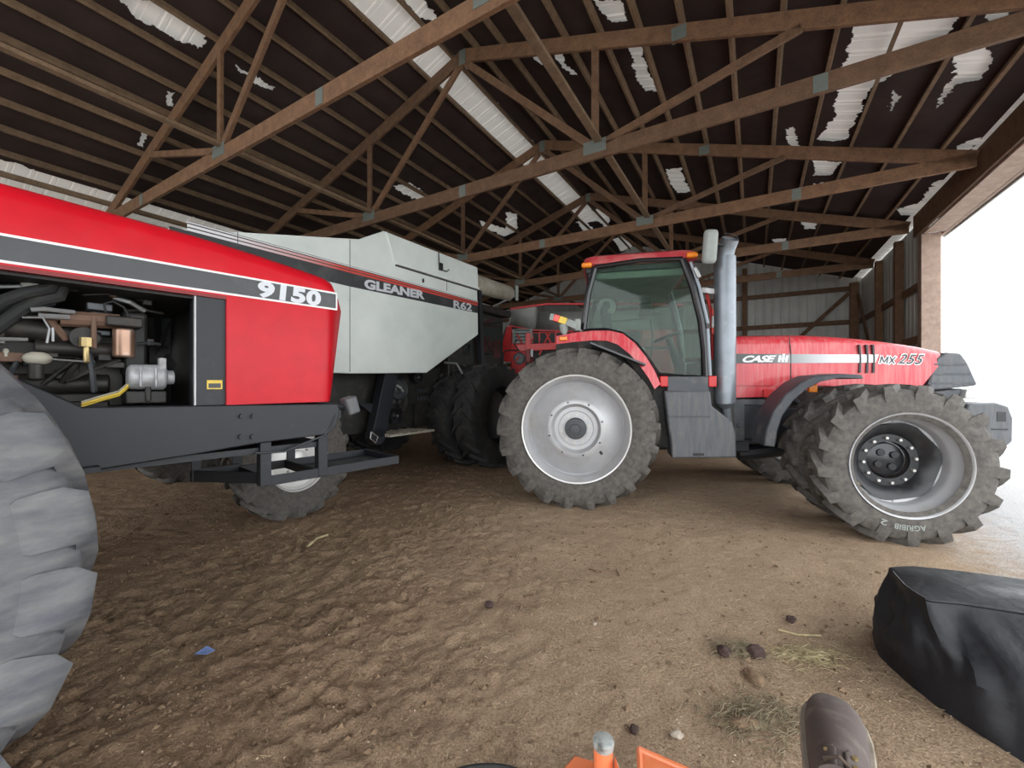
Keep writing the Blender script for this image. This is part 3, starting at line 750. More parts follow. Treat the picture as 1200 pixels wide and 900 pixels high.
    # I H I mark: two tall bars and a slanting one
    for a, b in ((912, 3), (916.3, 3), (920.4, 3)):
        tx.add([(q[0], -.4392, q[1]) for q in (P(a-.8, 424.5, y), P(a-.8+b, 424.5, y), P(a+.8+b, 416.5 if a != 916.3 else 414.5, y), P(a+.8, 416.5 if a != 916.3 else 414.5, y))], [(0, 1, 2, 3)])
    tx.add([(q[0], -.4392, q[1]) for q in (P(914, 421.5, y), P(922, 421.5, y), P(922, 419.5, y), P(914, 419.5, y))], [(0, 1, 2, 3)])
    tx.build('brand_lettering', 'white', t, smooth=0)
    y2 = -.425
    for bold, mname, yy, nm in ((.05, 'white', -.432, 'model_lettering_outline'), (.012, 'stripe', -.434, 'model_lettering')):
        e = 1.1 if mname == 'white' else 0
        tx = MB(); wd_ = 2.6 if mname == 'white' else 1.3
        for (ax_, ay_), (bx_, by_) in (((1031, 425.6), (1033.2, 417.6)), ((1033.2, 417.8), (1035.8, 424.6)), ((1035.8, 424.6), (1041, 417.8)), ((1041, 417.6), (1039.2, 425.8)), ((1043, 418), (1048, 426)), ((1050, 418), (1041.8, 426))):
            p, q = P(ax_, ay_, y2), P(bx_, by_, y2); d = Vector((q[0]-p[0], q[1]-p[1])).normalized(); k_ = wd_*.0098/2+e*.004; n_ = (-d.y*k_, d.x*k_); p = (p[0]-d.x*e*.01, p[1]-d.y*e*.01); q = (q[0]+d.x*e*.01, q[1]+d.y*e*.01)
            tx.add([(p[0]+n_[0], yy, p[1]+n_[1]), (p[0]-n_[0], yy, p[1]-n_[1]), (q[0]-n_[0], yy, q[1]-n_[1]), (q[0]+n_[0], yy, q[1]+n_[1])], [(0, 1, 2, 3)])
        text_quad(tx, '255', P(1052.5-e, 426.2+e, y2), P(1082.5+e, 427+e, y2), P(1055-e, 414.8-e, y2), yy, bold, .25, 1.1)
        tx.v = [(v[0], -(wid(v[0])+(.009 if mname == 'white' else .012)), v[2]) for v in tx.v]; tx.build(nm, mname, t, smooth=0)
    lv = MB()
    for px in (1006.5, 1015, 1022.5):
        lv.prism(onside([(px-1.2, 404), (px+.8, 404), (px+1.8, 420), (px+1.4, 437), (px-1, 437), (px-.3, 420)], -.42), -.440, -.35)
    lv.build('hood_louvres', 'hub', t)
    # --- grille and nose
    gr = MB()
    g0 = [P(1086, 458, -.36), P(1090, 440, -.36), P(1097, 420, -.36), P(1108, 413, -.34), P(1124, 414, -.34), P(1132, 425, -.34), P(1143, 449, -.34), P(1143, 452, -.34)]
    gr.prism(g0, -.37, .37); gr.build('grille', 'plastic', t, bevel=.02)
    rb = MB()
    for a, b in (((1094, 427), (1131, 427)), ((1090, 438), (1137, 438)), ((1087, 449), (1142, 449))):
        p, q = P(*a, -.37), P(*b, -.37); rb.beam((p[0], -.373, p[1]), (q[0], -.373, q[1]), .012, .02)
        rb.beam((q[0]+.004, -.36, q[1]), (q[0]+.004, .36, q[1]), .012, .02)
    rb.build('grille_ribs', 'plasticdark', t)
    MB().prism([P(1086, 459, -.3), P(1128, 455, -.3), P(1123, 466, -.3), P(1126, 474, -.3), P(1118, 480, -.3), (3.7, 1.2), (3.7, 1.45)], -.31, .31).build('nose_frame', 'plasticdark', t, bevel=.015)
    for yy in (-.26, .26): MB().prism([P(1129, 456, -.3), P(1143, 456, -.3), P(1143, 467, -.3), P(1127, 467, -.3)], yy-.09, yy+.09).build('headlight', 'rimring', t, bevel=.012)
    # suitcase weights hung on the nose
    for k in range(8):
        y0 = -.42+k*.105
        w = MB().prism([(4.36, 1.27), (4.62, 1.29), (4.73, 1.25), (4.77, 1.12), (4.765, .86), (4.71, .80), (4.45, .80), (4.40, .95), (4.40, 1.12), (4.33, 1.16)], y0-.048, y0+.048).build('suitcase_weight', 'plastic', t, bevel=.018)
        if k == 0:
            q = MB().prism([(4.62, 1.08), (4.70, 1.08), (4.70, 1.19), (4.62, 1.19)], y0-.052, y0-.046).prism([(4.57, .985), (4.72, .985), (4.72, 1.0), (4.57, 1.0)], y0-.052, y0-.046)
            q.build('weight_handle_slot', 'hub', w)
    MB().b2((3.8, -.4, 1.0), (4.42, .4, 1.22)).build('weight_carrier', 'plasticdark', t, bevel=.02)
    # --- cab
    yc = -.78; W = .78
    roof = []
    for f, zz in ((.97, 3.035), (1.0, 3.06), (1.0, 3.10), (.97, 3.155), (.86, 3.19)):
        x0, x1 = .72-.66*f, .72+.74*f; w = .80*f
        ring = []
        for cx, cy, a0 in ((x1-.12, w-.12, 0), (x0+.12, w-.12, 90), (x0+.12, -w+.12, 180), (x1-.12, -w+.12, 270)):
            for a in (0, 30, 60, 90):
                q = math.radians(a0+a); ring.append((cx+.12*math.cos(q), cy+.12*math.sin(q), zz-.03*((cx-.7)/.7)**2*(1 if cx < .7 else .6)))
        roof.append(ring)
    MB().loft(roof).build('cab_roof', 'redroof', t, smooth=40)
    MB().b2((.10, -.72, 2.95), (1.36, .72, 3.03)).build('roof_liner', 'plasticdark', t, bevel=.02)
    for px, py in ((687.5, 311), (811, 299)):
        for yy in (-.80, .80):
            x, z = P(px, py, -.80); MB().box((x, yy, z), (.13, .07, .065)).build('amber_light', 'amber', t, bevel=.02)
    # pillars: A (front, curved), rear, on both sides
    for sg in (-1, 1):
        yy = sg*W
        A = [P(800, 304, -W), P(812, 335, -W), P(822, 375, -W), P(826, 410, -W), P(827, 442, -W)]
        MB().tube([(x, yy, z) for x, z in A], [.045, .05, .05, .05, .05], 10).build('front_pillar', 'blackgloss', t)
        A2 = [P(808, 305, -.9), P(818, 335, -.9), P(828, 378, -.9)]
        MB().tube([(x+.03, yy+sg*.04, z) for x, z in A2], .022, 8).build('grab_rail', 'chrome', t)
        A3 = [P(831, 384, -.9), P(834, 440, -.9)]
        MB().tube([(x, yy+sg*.04, z) for x, z in A3], .022, 8).build('grab_rail', 'chrome', t)
        B = [P(697, 315, -W), P(689, 345, -W), P(684, 386, -W)]
        MB().tube([(x, yy, z) for x, z in B], .04, 8).build('rear_pillar', 'blackgloss', t)
        D = [P(684, 387, -W), P(710, 386, -W), P(728, 390, -W), P(745, 402, -W), P(760, 420, -W), P(772, 438, -W), P(800, 441, -W), P(827, 442, -W)]
        MB().tube([(x, yy, z) for x, z in D], .022, 8).build('door_frame', 'blackgloss', t)
        TP = [P(697, 313, -W), P(750, 305, -W), P(800, 303, -W)]
        MB().tube([(x, yy, z) for x, z in TP], .03, 8).build('top_rail', 'blackgloss', t)
        poly = [TP[0], TP[1], TP[2]]+A[1:]+D[::-1][1:]+[B[1]]
        MB().prism(poly, yy-.004, yy+.004).build('side_window', 'glass', t, smooth=0)
    bx = [(P(697, 315, -W)), (P(684, 386, -W))]
    ax = [P(800, 304, -W), P(812, 335, -W), P(822, 375, -W), P(826, 410, -W), P(827, 442, -W)]
    w = MB().loft([[(x, -W, z), (x+.06, -.3, z), (x+.08, 0, z), (x+.06, .3, z), (x, W, z)] for x, z in ax], closed=False); w.build('windscreen', 'glass', t)
    w = MB().loft([[(x, -W, z), (x, W, z)] for x, z in bx], closed=False); w.build('rear_window', 'glass', t)
    # lower cab body
    low = [P(684, 388, -.7), P(710, 388, -.7), P(728, 392, -.7), P(745, 404, -.7), P(760, 422, -.7), P(770, 440, -.7), P(828, 443, -.7), (1.62, 1.30), (.9, 1.15), (-.25, 1.15), (-.25, 2.05)]
    for sg in (-1, 1): MB().prism(low, sg*.72-.03, sg*.72+.03).build('cab_side', 'bay', t)
    MB().b2((-.05, -.7, 1.25), (1.62, .7, 1.36)).b2((-.06, -.7, 1.3), (0, .7, 2.2)).build('cab_floor', 'bay', t)
    MB().b2((1.58, -.70, 1.25), (1.80, .70, 1.80)).build('firewall', 'bay', t)
    # interior: seat, console, wheel, monitor, speaker
    st = MB().box((.62, .05, 1.78), (.5, .5, .14)).box((.40, .05, 2.15), (.14, .48, .75), Matrix.Rotation(-.15, 3, 'Y')).box((.33, .05, 2.58), (.1, .26, .18)).box((.62, .05, 1.55), (.3, .3, .4))
    st.build('driver_seat', 'seat', t, bevel=.05)
    MB().box((.62, -.33, 1.95), (.5, .1, .08)).box((.66, .40, 2.0), (.55, .14, .12)).build('armrest', 'cabint', t, bevel=.03)
    sc = MB().tube([(1.42, 0, 1.36), (1.36, 0, 1.75), (1.22, 0, 2.14)], [.09, .07, .05], 10); c0 = Vector((1.2, 0, 2.17)); nrm = Vector((-.35, 0, .94)); a = Vector((0, 1, 0)); b = nrm.cross(a)
    sc.tube([c0+(a*math.cos(q)+b*math.sin(q))*.19 for q in [2*PI*j/28 for j in range(29)]], .016, 8)
    for q in (0, 2.1, 4.2): sc.tube([c0, c0+(a*math.cos(q)+b*math.sin(q))*.19], .012, 6)
    sc.build('steering_wheel', 'hub', t)
    x, z = P(756, 363, -.45); MB().box((x, -.45, z), (.16, .05, .18)).build('monitor', 'hub', t, bevel=.01)
    x, z = P(767, 370, -.40); MB().tube([(x-.05, -.42, z-.05), (x-.02, -.4, z-.3), (x-.05, -.38, z-.6)], .012, 6).build('monitor_arm', 'hub', t)
    sp = MB().tube([(.36, .5, 2.72), (.36, .38, 2.72)], [.15, .11], 20); sp.build('speaker', 'cabint', t); MB().tube([(.36, .385, 2.72), (.36, .37, 2.72)], .065, 16).build('speaker_cone', 'plasticdark', t)
    MB().b2((.14, -.70, 2.86), (1.3, .70, 2.95)).build('headliner', 'cabint', t, bevel=.02)
    MB().b2((.10, .70, 2.05), (1.3, .74, 2.1)).beam((1.0, .70, 2.55), (.2, .70, 2.5), .02, .02).build('far_rail', 'hub', t)
    # --- rear fenders
    for sg in (-1, 1):
        O = [P(652, 394, -1.0), P(672, 390, -1.0), P(695, 387.5, -1.0), P(715, 387.5, -1.0), P(730, 391, -1.0), P(744, 402, -1.0), P(757, 418, -1.0), P(767, 434, -1.0), P(774, 450, -1.0)]
        I = [P(652, 403.5, -1.0), P(672, 401, -1.0), P(695, 399, -1.0), P(711, 399.5, -1.0), P(724, 404, -1.0), P(738, 415, -1.0), P(750, 429, -1.0), P(760, 443, -1.0), P(767, 456, -1.0)]
        f = MB(); rings = []
        for (xo, zo), (xi, zi) in zip(O, I):
            rings.append([(xi, sg*1.02, zi), (xo, sg*1.0, zo), (xo, sg*.62, zo+.01), (xi, sg*.62, zi)])
        f.loft(rings).build('fender', 'redmx', t, smooth=50)
        ln = MB(); rings = []
        for k, ((xo, zo), (xi, zi)) in enumerate(zip(I, I)):
            d = .09; rings.append([(xi, sg*1.0, zi+.004), (xi, sg*.6, zi+.004), (xi-.02, sg*.6, zi-d), (xi-.02, sg*.97, zi-d)])
        ln.loft(rings).build('fender_lining', 'bay', t)
        x, z = P(660, 397, -1.02); MB().box((x, sg*1.03, z), (.10, .03, .05)).build('amber_marker', 'amber', t, bevel=.01)
    # inner mud guard plate and dark underbody between the wheel and step
    MB().prism([P(700, 404, -.72), P(728, 406, -.72), P(748, 424, -.72), P(772, 458, -.72), P(790, 462, -.72), P(790, 528, -.72), P(770, 520, -.72), (.3, .8)], -.72, -.66).build('inner_guard', 'bay', t)
    MB().b2((-.2, -.62, .70), (1.9, .62, 1.3)).build('underbody', 'bay', t)
    mb = MB().beam((.18, -1.1, 1.985), (.80, -1.1, 1.72), .34, .02); mb.build('guard_flap', 'plastic', t)
    # --- step / fuel tank
    tank = [P(778, 458, -.95), P(832, 458, -.95), P(834, 476, -.95), P(843, 483, -.95), P(858, 494, -.95), P(862, 508, -.95), P(863, 536, -.95), P(787, 537, -.95), P(786, 520, -.95), P(783, 500, -.95)]
    MB().prism(tank, -.97, -.60).build('fuel_tank', 'plastic', t, bevel=.02)
    MB().prism([P(784, 489, -.97), P(832, 489, -.97), P(832, 487.5, -.97), P(784, 487.5, -.97)], -.985, -.96).build('tank_ledge', 'plasticdark', t)
    MB().prism([P(812, 531, -.97), P(825, 531, -.97), P(825, 534, -.97), P(812, 534, -.97)], -.976, -.96).build('tank_notch', 'bay', t)
    MB().prism([P(782, 441, -.9), P(831, 441, -.9), P(831, 459, -.9), P(782, 459, -.9)], -.90, -.70).build('step_plate', 'plasticdark', t, bevel=.01)
    for px in (777.5, 834):
        x, z = P(px, 447, -.86); MB().box((x, -.86, z), (.09, .10, .13)).build('red_corner_block', 'red', t, bevel=.01)
    # --- exhaust stack
    x, z0 = P(849.5, 461, -.72); _, z1 = P(850, 300, -.72)
    MB().tube([(x, -.72, z0), (x, -.72, z1-.12), (x+.0, -.72, z1-.02)], .122, 20).build('exhaust_shield', 'chrome', t)
    MB().tube([(x, -.72, z0+.02), (x, -.72, z0-.11), (x+.01, -.70, z0-.16)], [.122, .118, .07], 18).tube([(x+.02, -.70, z0-.16), (x+.05, -.65, z0-.40)], .05, 10).build('muffler', 'chrome', t)
    sp = MB(); rr = [.085, .095, .10, .098]
    pts = [Vector((x, -.72, z1-.15)), Vector((x, -.72, z1-.02)), Vector((x+.012, -.735, z1+.08)), Vector((x+.04, -.80, z1+.18))]
    sp.tube(pts, rr, 20, cap=False); sp.tube(pts[1:], [.08, .086, .088], 20, cap=False)
    sp.tube([pts[3]+Vector((-.001, .004, -.002)), pts[3]+Vector((.001, -.004, .003))], [.098, .098], 20, cap=False)
    spo = sp.build('exhaust_outlet', 'chrome', t)
    MB().tube([pts[1], pts[2]], .082, 16).build('outlet_throat', 'hub', t)
    # --- mirror, arm, handrail with reflectors
    x, z = P(832, 289, -.95); mr = MB().box((x, -.95, z), (.16, .10, .40), Matrix.Rotation(.07, 3, 'Y')); mr.build('mirror', 'cabint', t, bevel=.045)
    x2, z2 = P(815, 305, -.85); MB().tube([(x2, -.80, z2), (x-.02, -.9, z-.16), (x, -.93, z-.1)], .018, 8).tube([(x+.05, -.92, z+.05), (x+.16, -.88, z+.03)], .02, 8).build('mirror_arm', 'hub', t)
    x3, z3 = P(816, 320, -.82); MB().box((x3, -.84, z3), (.05, .05, .14), Matrix.Rotation(-.4, 3, 'Y')).build('mirror_bracket', 'steel', t, bevel=.01)
    hr = [P(829, 338, -.7), P(834, 360, -.7), P(836, 375, -.7), P(837, 400, -.7), P(836, 440, -.7)]
    MB().tube([(px_, -.62, pz) for px_, pz in hr], .02, 8).build('hand_rail', 'red', t)
    for (pa, pb, mm, nm) in ((362, 371, 'redlens', 'red_reflector'), (371, 384, 'white', 'white_reflector'), (384, 392, 'redlens', 'red_reflector')):
        p, q = P(835.5, pa, -.66), P(835.5, pb, -.66); MB().beam((p[0], -.66, p[1]), (q[0], -.66, q[1]), .06, .03).build(nm, mm, t)
    p, q = P(822, 340, -.7), P(838, 342, -.7); MB().beam((p[0], -.7, p[1]), (q[0], -.7, q[1]), .04, .06).build('exhaust_bracket', 'alu', t)
    # --- marker light arm at the rear corner
    segs = [((644.5, 371), (649, 372), 'cabint', 'arm_end'), ((649, 372), (655.5, 374), 'redlens', 'red_lens'), ((655.5, 374), (664, 377), 'yellow', 'yellow_lens'), ((664, 377), (676, 382.5), 'cabint', 'light_arm')]
    for a, b, mm, nm in segs:
        p, q = P(*a, -.98), P(*b, -.98); MB().beam((p[0], -.98, p[1]), (q[0], -.98, q[1]), .05, .085).build(nm, mm, t, bevel=.006)
    x, z = P(677, 381, -.93); MB().box((x, -.93, z), (.07, .10, .15)).tube([(x, -.93, z), (x+.04, -.78, z-.1)], .02, 6).build('arm_mount', 'cabint', t, bevel=.015)
    x, z = P(661, 384, -.95); MB().tube([(x-.01, -.95, z+.04), (x, -.95, z-.04), (x+.01, -.95, z-.09)], [.055, .05, .02], 12).build('work_lamp', 'cabint', t)
    # --- front fenders
    for sg in (-1, 1):
        O = [P(1012, 439, -1.15), P(985, 438, -1.15), P(955, 441, -1.15), P(938, 449, -1.15), P(920, 464, -1.15), P(906, 484, -1.15), P(899, 503, -1.15), P(896, 523, -1.15)]
        I = [P(1012, 444, -1.15), P(985, 443, -1.15), P(962, 447, -1.15), P(946, 455, -1.15), P(930, 469, -1.15), P(917, 487, -1.15), P(911, 505, -1.15), P(908, 524, -1.15)]
        f = MB()
        f.loft([[(xi, sg*1.16, zi), (xo+.0, sg*1.13, zo), (xo, sg*.72, zo+.01), (xi, sg*.70, zi)] for (xo, zo), (xi, zi) in zip(O, I)]).build('front_fender', 'plasticdark', t, bevel=.012, smooth=50)
        MB().beam((2.45, sg*.75, 1.35), (3.0, sg*.4, 1.0), .05, .05).build('fender_stay', 'frame', t)
        x, z = P(957, 455, -.9); MB().box((x, sg*.8, z), (.09, .05, .09)).build('orange_reflector', 'amber', t, bevel=.01)
    return t
tractor()

# ------------------------------------------------------------------ articulated tractor on the left
def articulated():
    t = root('articulated_tractor', N, 0, 0, 'big red articulated tractor with open engine bay and black frame, on the left', 'tractor')
    def P(px, py, y=-.65): return N.pt(px, py, y)
    X = lambda x: x+.92
    # hood: top shell with rounded shoulders, and the closed nose panel
    zt = lambda x: P_top(x)
    tops = [(X(-1.6), 2.53), (X(-.06), 2.475), (X(.24), 2.455), (X(.63), 2.435), (X(1.02), 2.395), (X(1.24), 2.365), (X(1.45), 2.335), (X(1.58), 2.31), (X(1.66), 2.25), (X(1.71), 2.17)]
    def P_top(x):
        for (a, za), (b, zb) in zip(tops, tops[1:]):
            if x <= b: return za+(zb-za)*(x-a)/(b-a)
        return tops[-1][1]
    def wd(x):
        u = x-X(1.5)
        return .65 if u <= 0 else .65-.16*(u/.21)**2
    def sec(x, zb, w, zt_, r=.09):
        pts = [(x, -w, zb), (x, -w, zt_-r)]
        for a in (22, 45, 68, 90): pts.append((x, -w+r*(1-math.cos(math.radians(a))), zt_-r+r*math.sin(math.radians(a))))
        pts.append((x, 0, zt_+.03))
        return pts+[(p[0], -p[1], p[2]) for p in pts[-2::-1]]
    xs = [X(-1.6), X(-.5), X(0), X(.4), X(.69), X(.85)]
    xf = [X(.85), X(1.02), X(1.24), X(1.45), X(1.52), X(1.58), X(1.63), X(1.67), X(1.70)]
    h = MB().loft([sec(x, 2.065, .65, P_top(x)) for x in xs])
    rings = []
    for x in xf:
        base = sec(x, 1.365, wd(x), P_top(x))
        k = sm(x, X(1.45), X(1.70))
        # nose leans: foremost at three quarters height, tucked back at the foot
        rings.append([(px_-k*(.10*sm(1.9-z, 0, .55)+.03*sm(z-2.0, 0, .3)), y_, z) for px_, y_, z in base])
    h.loft(rings); h.build('hood', 'red9', t, smooth=38)
    MB().b2((X(-1.6), -.648, 2.045), (X(.86), -.60, 2.07)).build('hood_lip', 'darkred', t)
    # decal
    x1 = X(1.585)
    MB().prism([(X(-1.6), 2.075), (x1, 2.075), (x1, 2.212), (X(-1.6), 2.218)], -.6525, -.645).build('stripe_border', 'white', t, smooth=0)
    MB().prism([(X(-1.6), 2.088), (x1-.012, 2.088), (x1-.012, 2.199), (X(-1.6), 2.205)], -.6545, -.645).build('side_stripe', 'stripe', t, smooth=0)
    tx = MB(); a, b, c = P(300.5, 350), P(375, 357.5), P(301.5, 327.5)
    text_quad(tx, '9150', (a[0], 2.088), (b[0], 2.083), (a[0]+.01, 2.203), -.6560, .05, 0, 1.06); tx.build('model_lettering', 'greytext', t, smooth=0)
    # radiator side column
    MB().b2((X(.69), -.63, 1.36), (X(.86), -.50, 2.08)).build('radiator_column', 'frame', t, bevel=.008)
    MB().b2((X(.685), -.632, 1.36), (X(.695), -.60, 2.08)).build('column_edge', 'steel', t)
    q = [P(242.5, 445.5, -.632), P(260.5, 445.5, -.632), P(260.5, 456, -.632), P(242.5, 456, -.632)]
    d = MB().prism(q, -.633, -.62).build('warning_decal', 'yellow', t, smooth=0)
    i = [(q[0][0]+.008, q[2][1]+.008), (q[1][0]-.008, q[2][1]+.008), (q[1][0]-.008, q[0][1]-.02), (q[0][0]+.008, q[0][1]-.02)]
    MB().prism(i, -.634, -.62).build('decal_panel', 'stripe', d, smooth=0)
    MB().b2((X(.78), -.60, 1.36), (X(.84), .60, 2.09)).b2((X(.90), -.58, 1.36), (X(1.05), .58, 2.1)).b2((X(-1.59), -.60, 2.03), (X(.84), .60, 2.06)).build('radiator_and_shade_sheets', 'bay', t)  # radiator, plus black sheets added to darken the bay and hood underside
    MB().b2((X(.72), .50, 1.36), (X(.86), .63, 2.08)).build('radiator_column', 'frame', t, bevel=.008)
    # frame rails
    fr = [(X(-1.6), 1.60), P(0, 434, -.66), P(97, 477, -.66), P(395, 473, -.66), (X(1.60), 1.30), (X(1.57), 1.17), P(384, 509, -.66), P(300, 520, -.66), P(232, 532, -.66), P(107, 552, -.66), (X(-.2), 1.0), (X(-1.6), 1.0)]
    for y0, y1 in ((-.665, -.60), (.60, .665)): MB().prism(fr, y0, y1).build('frame_rail', 'frame', t, bevel=.008)
    MB().b2((X(1.45), -.6, 1.14), (X(1.55), .6, 1.35)).b2((X(-.2), -.6, 1.02), (X(1.5), .6, 1.06)).b2((X(-1.6), -.6, 1.05), (X(-1.2), .6, 1.5)).build('crossmember', 'frame', t)
    for px, py in ((283, 487.5), (296.5, 487.5), (282, 511.5), (296, 511.5)):
        x, z = P(px, py, -.665); MB().tube([(x, -.66, z), (x, -.685, z)], .017, 6).build('frame_bolt', 'frame', t)
    x, z = P(94, 551, -.70); MB().box((x, -.70, z), (.14, .10, .025)).build('frame_tab', 'frame', t)
    # engine
    e = MB().b2((X(-1.3), -.22, 1.36), (X(.42), .30, 1.80)).b2((X(-1.2), -.26, 1.12), (X(.35), .26, 1.40))
    for k in range(6): e.b2((X(-1.15+k*.26), -.20, 1.78), (X(-.93+k*.26), .18, 1.93))
    e.tube([(X(-.4), -.23, 1.50), (X(.35), -.23, 1.50)], .06, 12); e.b2((X(-.1), -.30, 1.64), (X(.36), -.20, 1.74))
    eng = e.build('engine_block', 'engine', t, bevel=.012)
    MB().tube([(X(-.5), -.30, 1.80), (X(-.05), -.33, 1.80), (X(.30), -.32, 1.765)], [.07, .065, .05], 12).tube([(X(.05), -.34, 1.70), (X(.42), -.33, 1.70)], .045, 12).build('intake_manifold', 'engine', eng)
    def can(name, px0, px1, py0, py1, y, m, par=eng, n=18, bev=.012):
        xa, za = P(px0, py0, y); xb, zb = P(px1, py1, y); r = abs(xb-xa)/2
        return MB().tube([((xa+xb)/2, y, za), ((xa+xb)/2, y, zb)], r, n).build(name, m, par, bevel=bev)
    can('oil_filter', 131, 158.5, 384, 419.5, -.42, 'copper')
    MB().box((P(145, 380, -.42)[0], -.40, P(145, 378, -.42)[1]), (.16, .16, .06)).build('filter_head', 'engine', eng, bevel=.01)
    can('white_canister', 23, 60, 311, 344, -.38, 'offwhite'); can('small_canister', 2, 11, 305, 324, -.38, 'offwhite'); can('grey_canister', 78, 93, 316, 343, -.36, 'engine'); can('grey_canister', 93, 100, 318, 342, -.36, 'offwhite')
    can('sensor', 131, 140, 326, 340, -.36, 'offwhite')
    can('fuel_filter', 32, 52, 424, 446, -.42, 'engine'); x, z = P(44, 420, -.42); MB().sphere((x, -.42, z), .055, 8, (1, .8, .65)).build('filter_cap', 'cream', eng)
    can('breather', 3, 11, 408, 420, -.38, 'cream')
    # alternator with its wires
    x, z = P(172, 442, -.40)
    al = MB().tube([(x-.09, -.40, z), (x-.075, -.40, z), (x+.075, -.40, z), (x+.09, -.40, z)], [.06, .075, .08, .065], 20).tube([(x+.09, -.40, z), (x+.13, -.40, z)], .045, 14)
    for k in (-.04, .03): al.box((x+k, -.49, z+.0), (.012, .02, .12))
    al.b2((x+.05, -.46, z+.05), (x+.085, -.40, z+.12))
    al.build('alternator', 'alu', t, bevel=.006)
    MB().b2((x-.10, -.44, z-.16), (x+.09, -.30, z-.085)).beam((x, -.44, z-.15), (x, -.44, z-.05), .02, .03).build('alternator_mount', 'bay', t, bevel=.008)
    wires = MB(); wires2 = MB()
    for k, dz in enumerate((0, .012, -.012)):
        pts = [P(157, 440, -.42), P(150, 452, -.43), P(140, 461, -.44), P(122, 466, -.45), P(96, 474, -.45)]
        (wires if k != 1 else wires2).tube([(a_, -.43+.008*k, b_+dz) for a_, b_ in pts], .006, 6)
    wires.build('alternator_wire', 'yellow', t); wires2.build('alternator_wire', 'cream', t)
    # small fittings crowded on the side of the engine
    rr = random.Random(5)
    for i in range(46):
        px, py = rr.uniform(-8, 176), rr.uniform(332, 470)
        if 125 < px < 165 and 380 < py < 422: continue
        y = -.24-.14*rr.random(); x, z = P(px, py, y); m_ = rr.choice(['bay', 'engine', 'engine', 'rust', 'steel', 'hubgrey'])
        if rr.random() < .5: MB().box((x, y, z), (rr.uniform(.03, .11), .05, rr.uniform(.02, .08))).build('engine_fitting', m_, eng, bevel=.006)
        else:
            a_ = rr.uniform(0, PI); l_ = rr.uniform(.04, .14); MB().tube([(x-math.cos(a_)*l_, y, z-math.sin(a_)*l_), (x, y-.03, z+.01), (x+math.cos(a_)*l_, y, z+math.sin(a_)*l_)], rr.uniform(.006, .018), 6).build('engine_line', m_, eng)
    # hoses and pipes
    hz = MB()
    for pts, r, y in (([(-30, 400), (0, 380), (25, 362), (45, 352), (68, 347), (72, 335), (70, 318)], .035, -.42), ([(-30, 372), (5, 352), (30, 343), (58, 338), (66, 325), (65, 312)], .030, -.45), ([(-30, 380), (0, 362), (30, 357), (62, 352)], .03, -.40)):
        hz.tube([(P(a, b, y)[0], y, P(a, b, y)[1]) for a, b in pts], r, 10)
    hz.build('coolant_hose', 'rubberdark', t)
    for pts, r, y in (([(36, 363), (52, 362), (88, 366)], .012, -.46), ([(45, 370), (82, 372)], .016, -.44), ([(-10, 397), (33, 398)], .010, -.46), ([(26, 372), (50, 372), (58, 385), (55, 402)], .006, -.47), ([(62, 384), (62, 400)], .006, -.47), ([(60, 421), (103, 424)], .005, -.46)):
        MB().tube([(P(a, b, y)[0], y, P(a, b, y)[1]) for a, b in pts], r, 8).build('steel_pipe', 'steel', t)
    rs = MB().tube([(P(110, 372, -.44)[0], -.44, P(110, 372, -.44)[1]), (P(110, 408, -.44)[0], -.44, P(110, 408, -.44)[1])], .012, 8); rs.tube([(P(70, 373, -.40)[0], -.40, P(70, 373, -.4)[1]), (P(140, 377, -.40)[0], -.40, P(140, 377, -.4)[1])], .045, 10)
    rs.build('rusty_pipe', 'rust', t)
    hs = MB().tube([(P(a, b, -.46)[0], -.46, P(a, b, -.46)[1]) for a, b in ((124, 366), (122, 356), (132, 353), (145, 360), (152, 372), (154, 384))], .006, 6); hs.build('thin_hose', 'rubberdark', t)
    f = MB(); x, z = P(101, 402, -.44); f.tube([(x, -.44, z+.03), (x, -.44, z-.02)], .028, 8).tube([(x, -.44, z-.02), (x, -.44, z-.07), (x+.0, -.46, z-.11)], .013, 8); f.build('brass_fitting', 'brass', t)
    x, z = P(99, 400, -.41); MB().tube([(x, -.41, z+.02), (x, -.36, z+.02)], .06, 14).build('round_flange', 'bay', t)
    # pump gear case and fan with shroud
    MB().b2((X(.40), -.30, 1.55), (X(.52), .3, 1.95)).build('timing_case', 'bay', t, bevel=.02)
    fan = MB(); cx = X(.62)
    for k in range(6):
        a = k*PI/3+.4; ca, sa = math.cos(a), math.sin(a)
        fan.add([(cx-.03, ca*.08-sa*.05, 1.68+sa*.08+ca*.05), (cx+.03, ca*.08+sa*.07, 1.68+sa*.08-ca*.07), (cx+.04, ca*.34+sa*.09, 1.68+sa*.34-ca*.09), (cx-.03, ca*.34-sa*.06, 1.68+sa*.34+ca*.06)], [(0, 1, 2, 3)])
    fan.tube([(cx-.06, 0, 1.68), (cx+.05, 0, 1.68)], .09, 16); fan.build('cooling_fan', 'rubberdark', t)
    MB().tube([(X(.50), -.1, 1.42), (X(.54), -.1, 1.42)], .12, 20).tube([(X(.50), 0, 1.68), (X(.54), 0, 1.68)], .09, 20).build('belt_pulley', 'bay', t)
    MB().b2((X(-1.6), .56, 1.4), (X(.30), .60, 2.1)).b2((X(.30), .56, 1.4), (X(.70), .60, 1.62)).b2((X(.42), .56, 1.86), (X(.70), .60, 2.1)).b2((X(-1.6), -.60, 1.3), (X(-1.25), .6, 2.3)).build('far_side_panel', 'bay', t)
    # headlight on the frame corner
    x, z = P(410, 475, -.60)
    hl = MB().box((x, -.60, z), (.10, .12, .14), Matrix.Rotation(-.28, 3, 'Y')).build('headlight', 'plastic', t, bevel=.015)
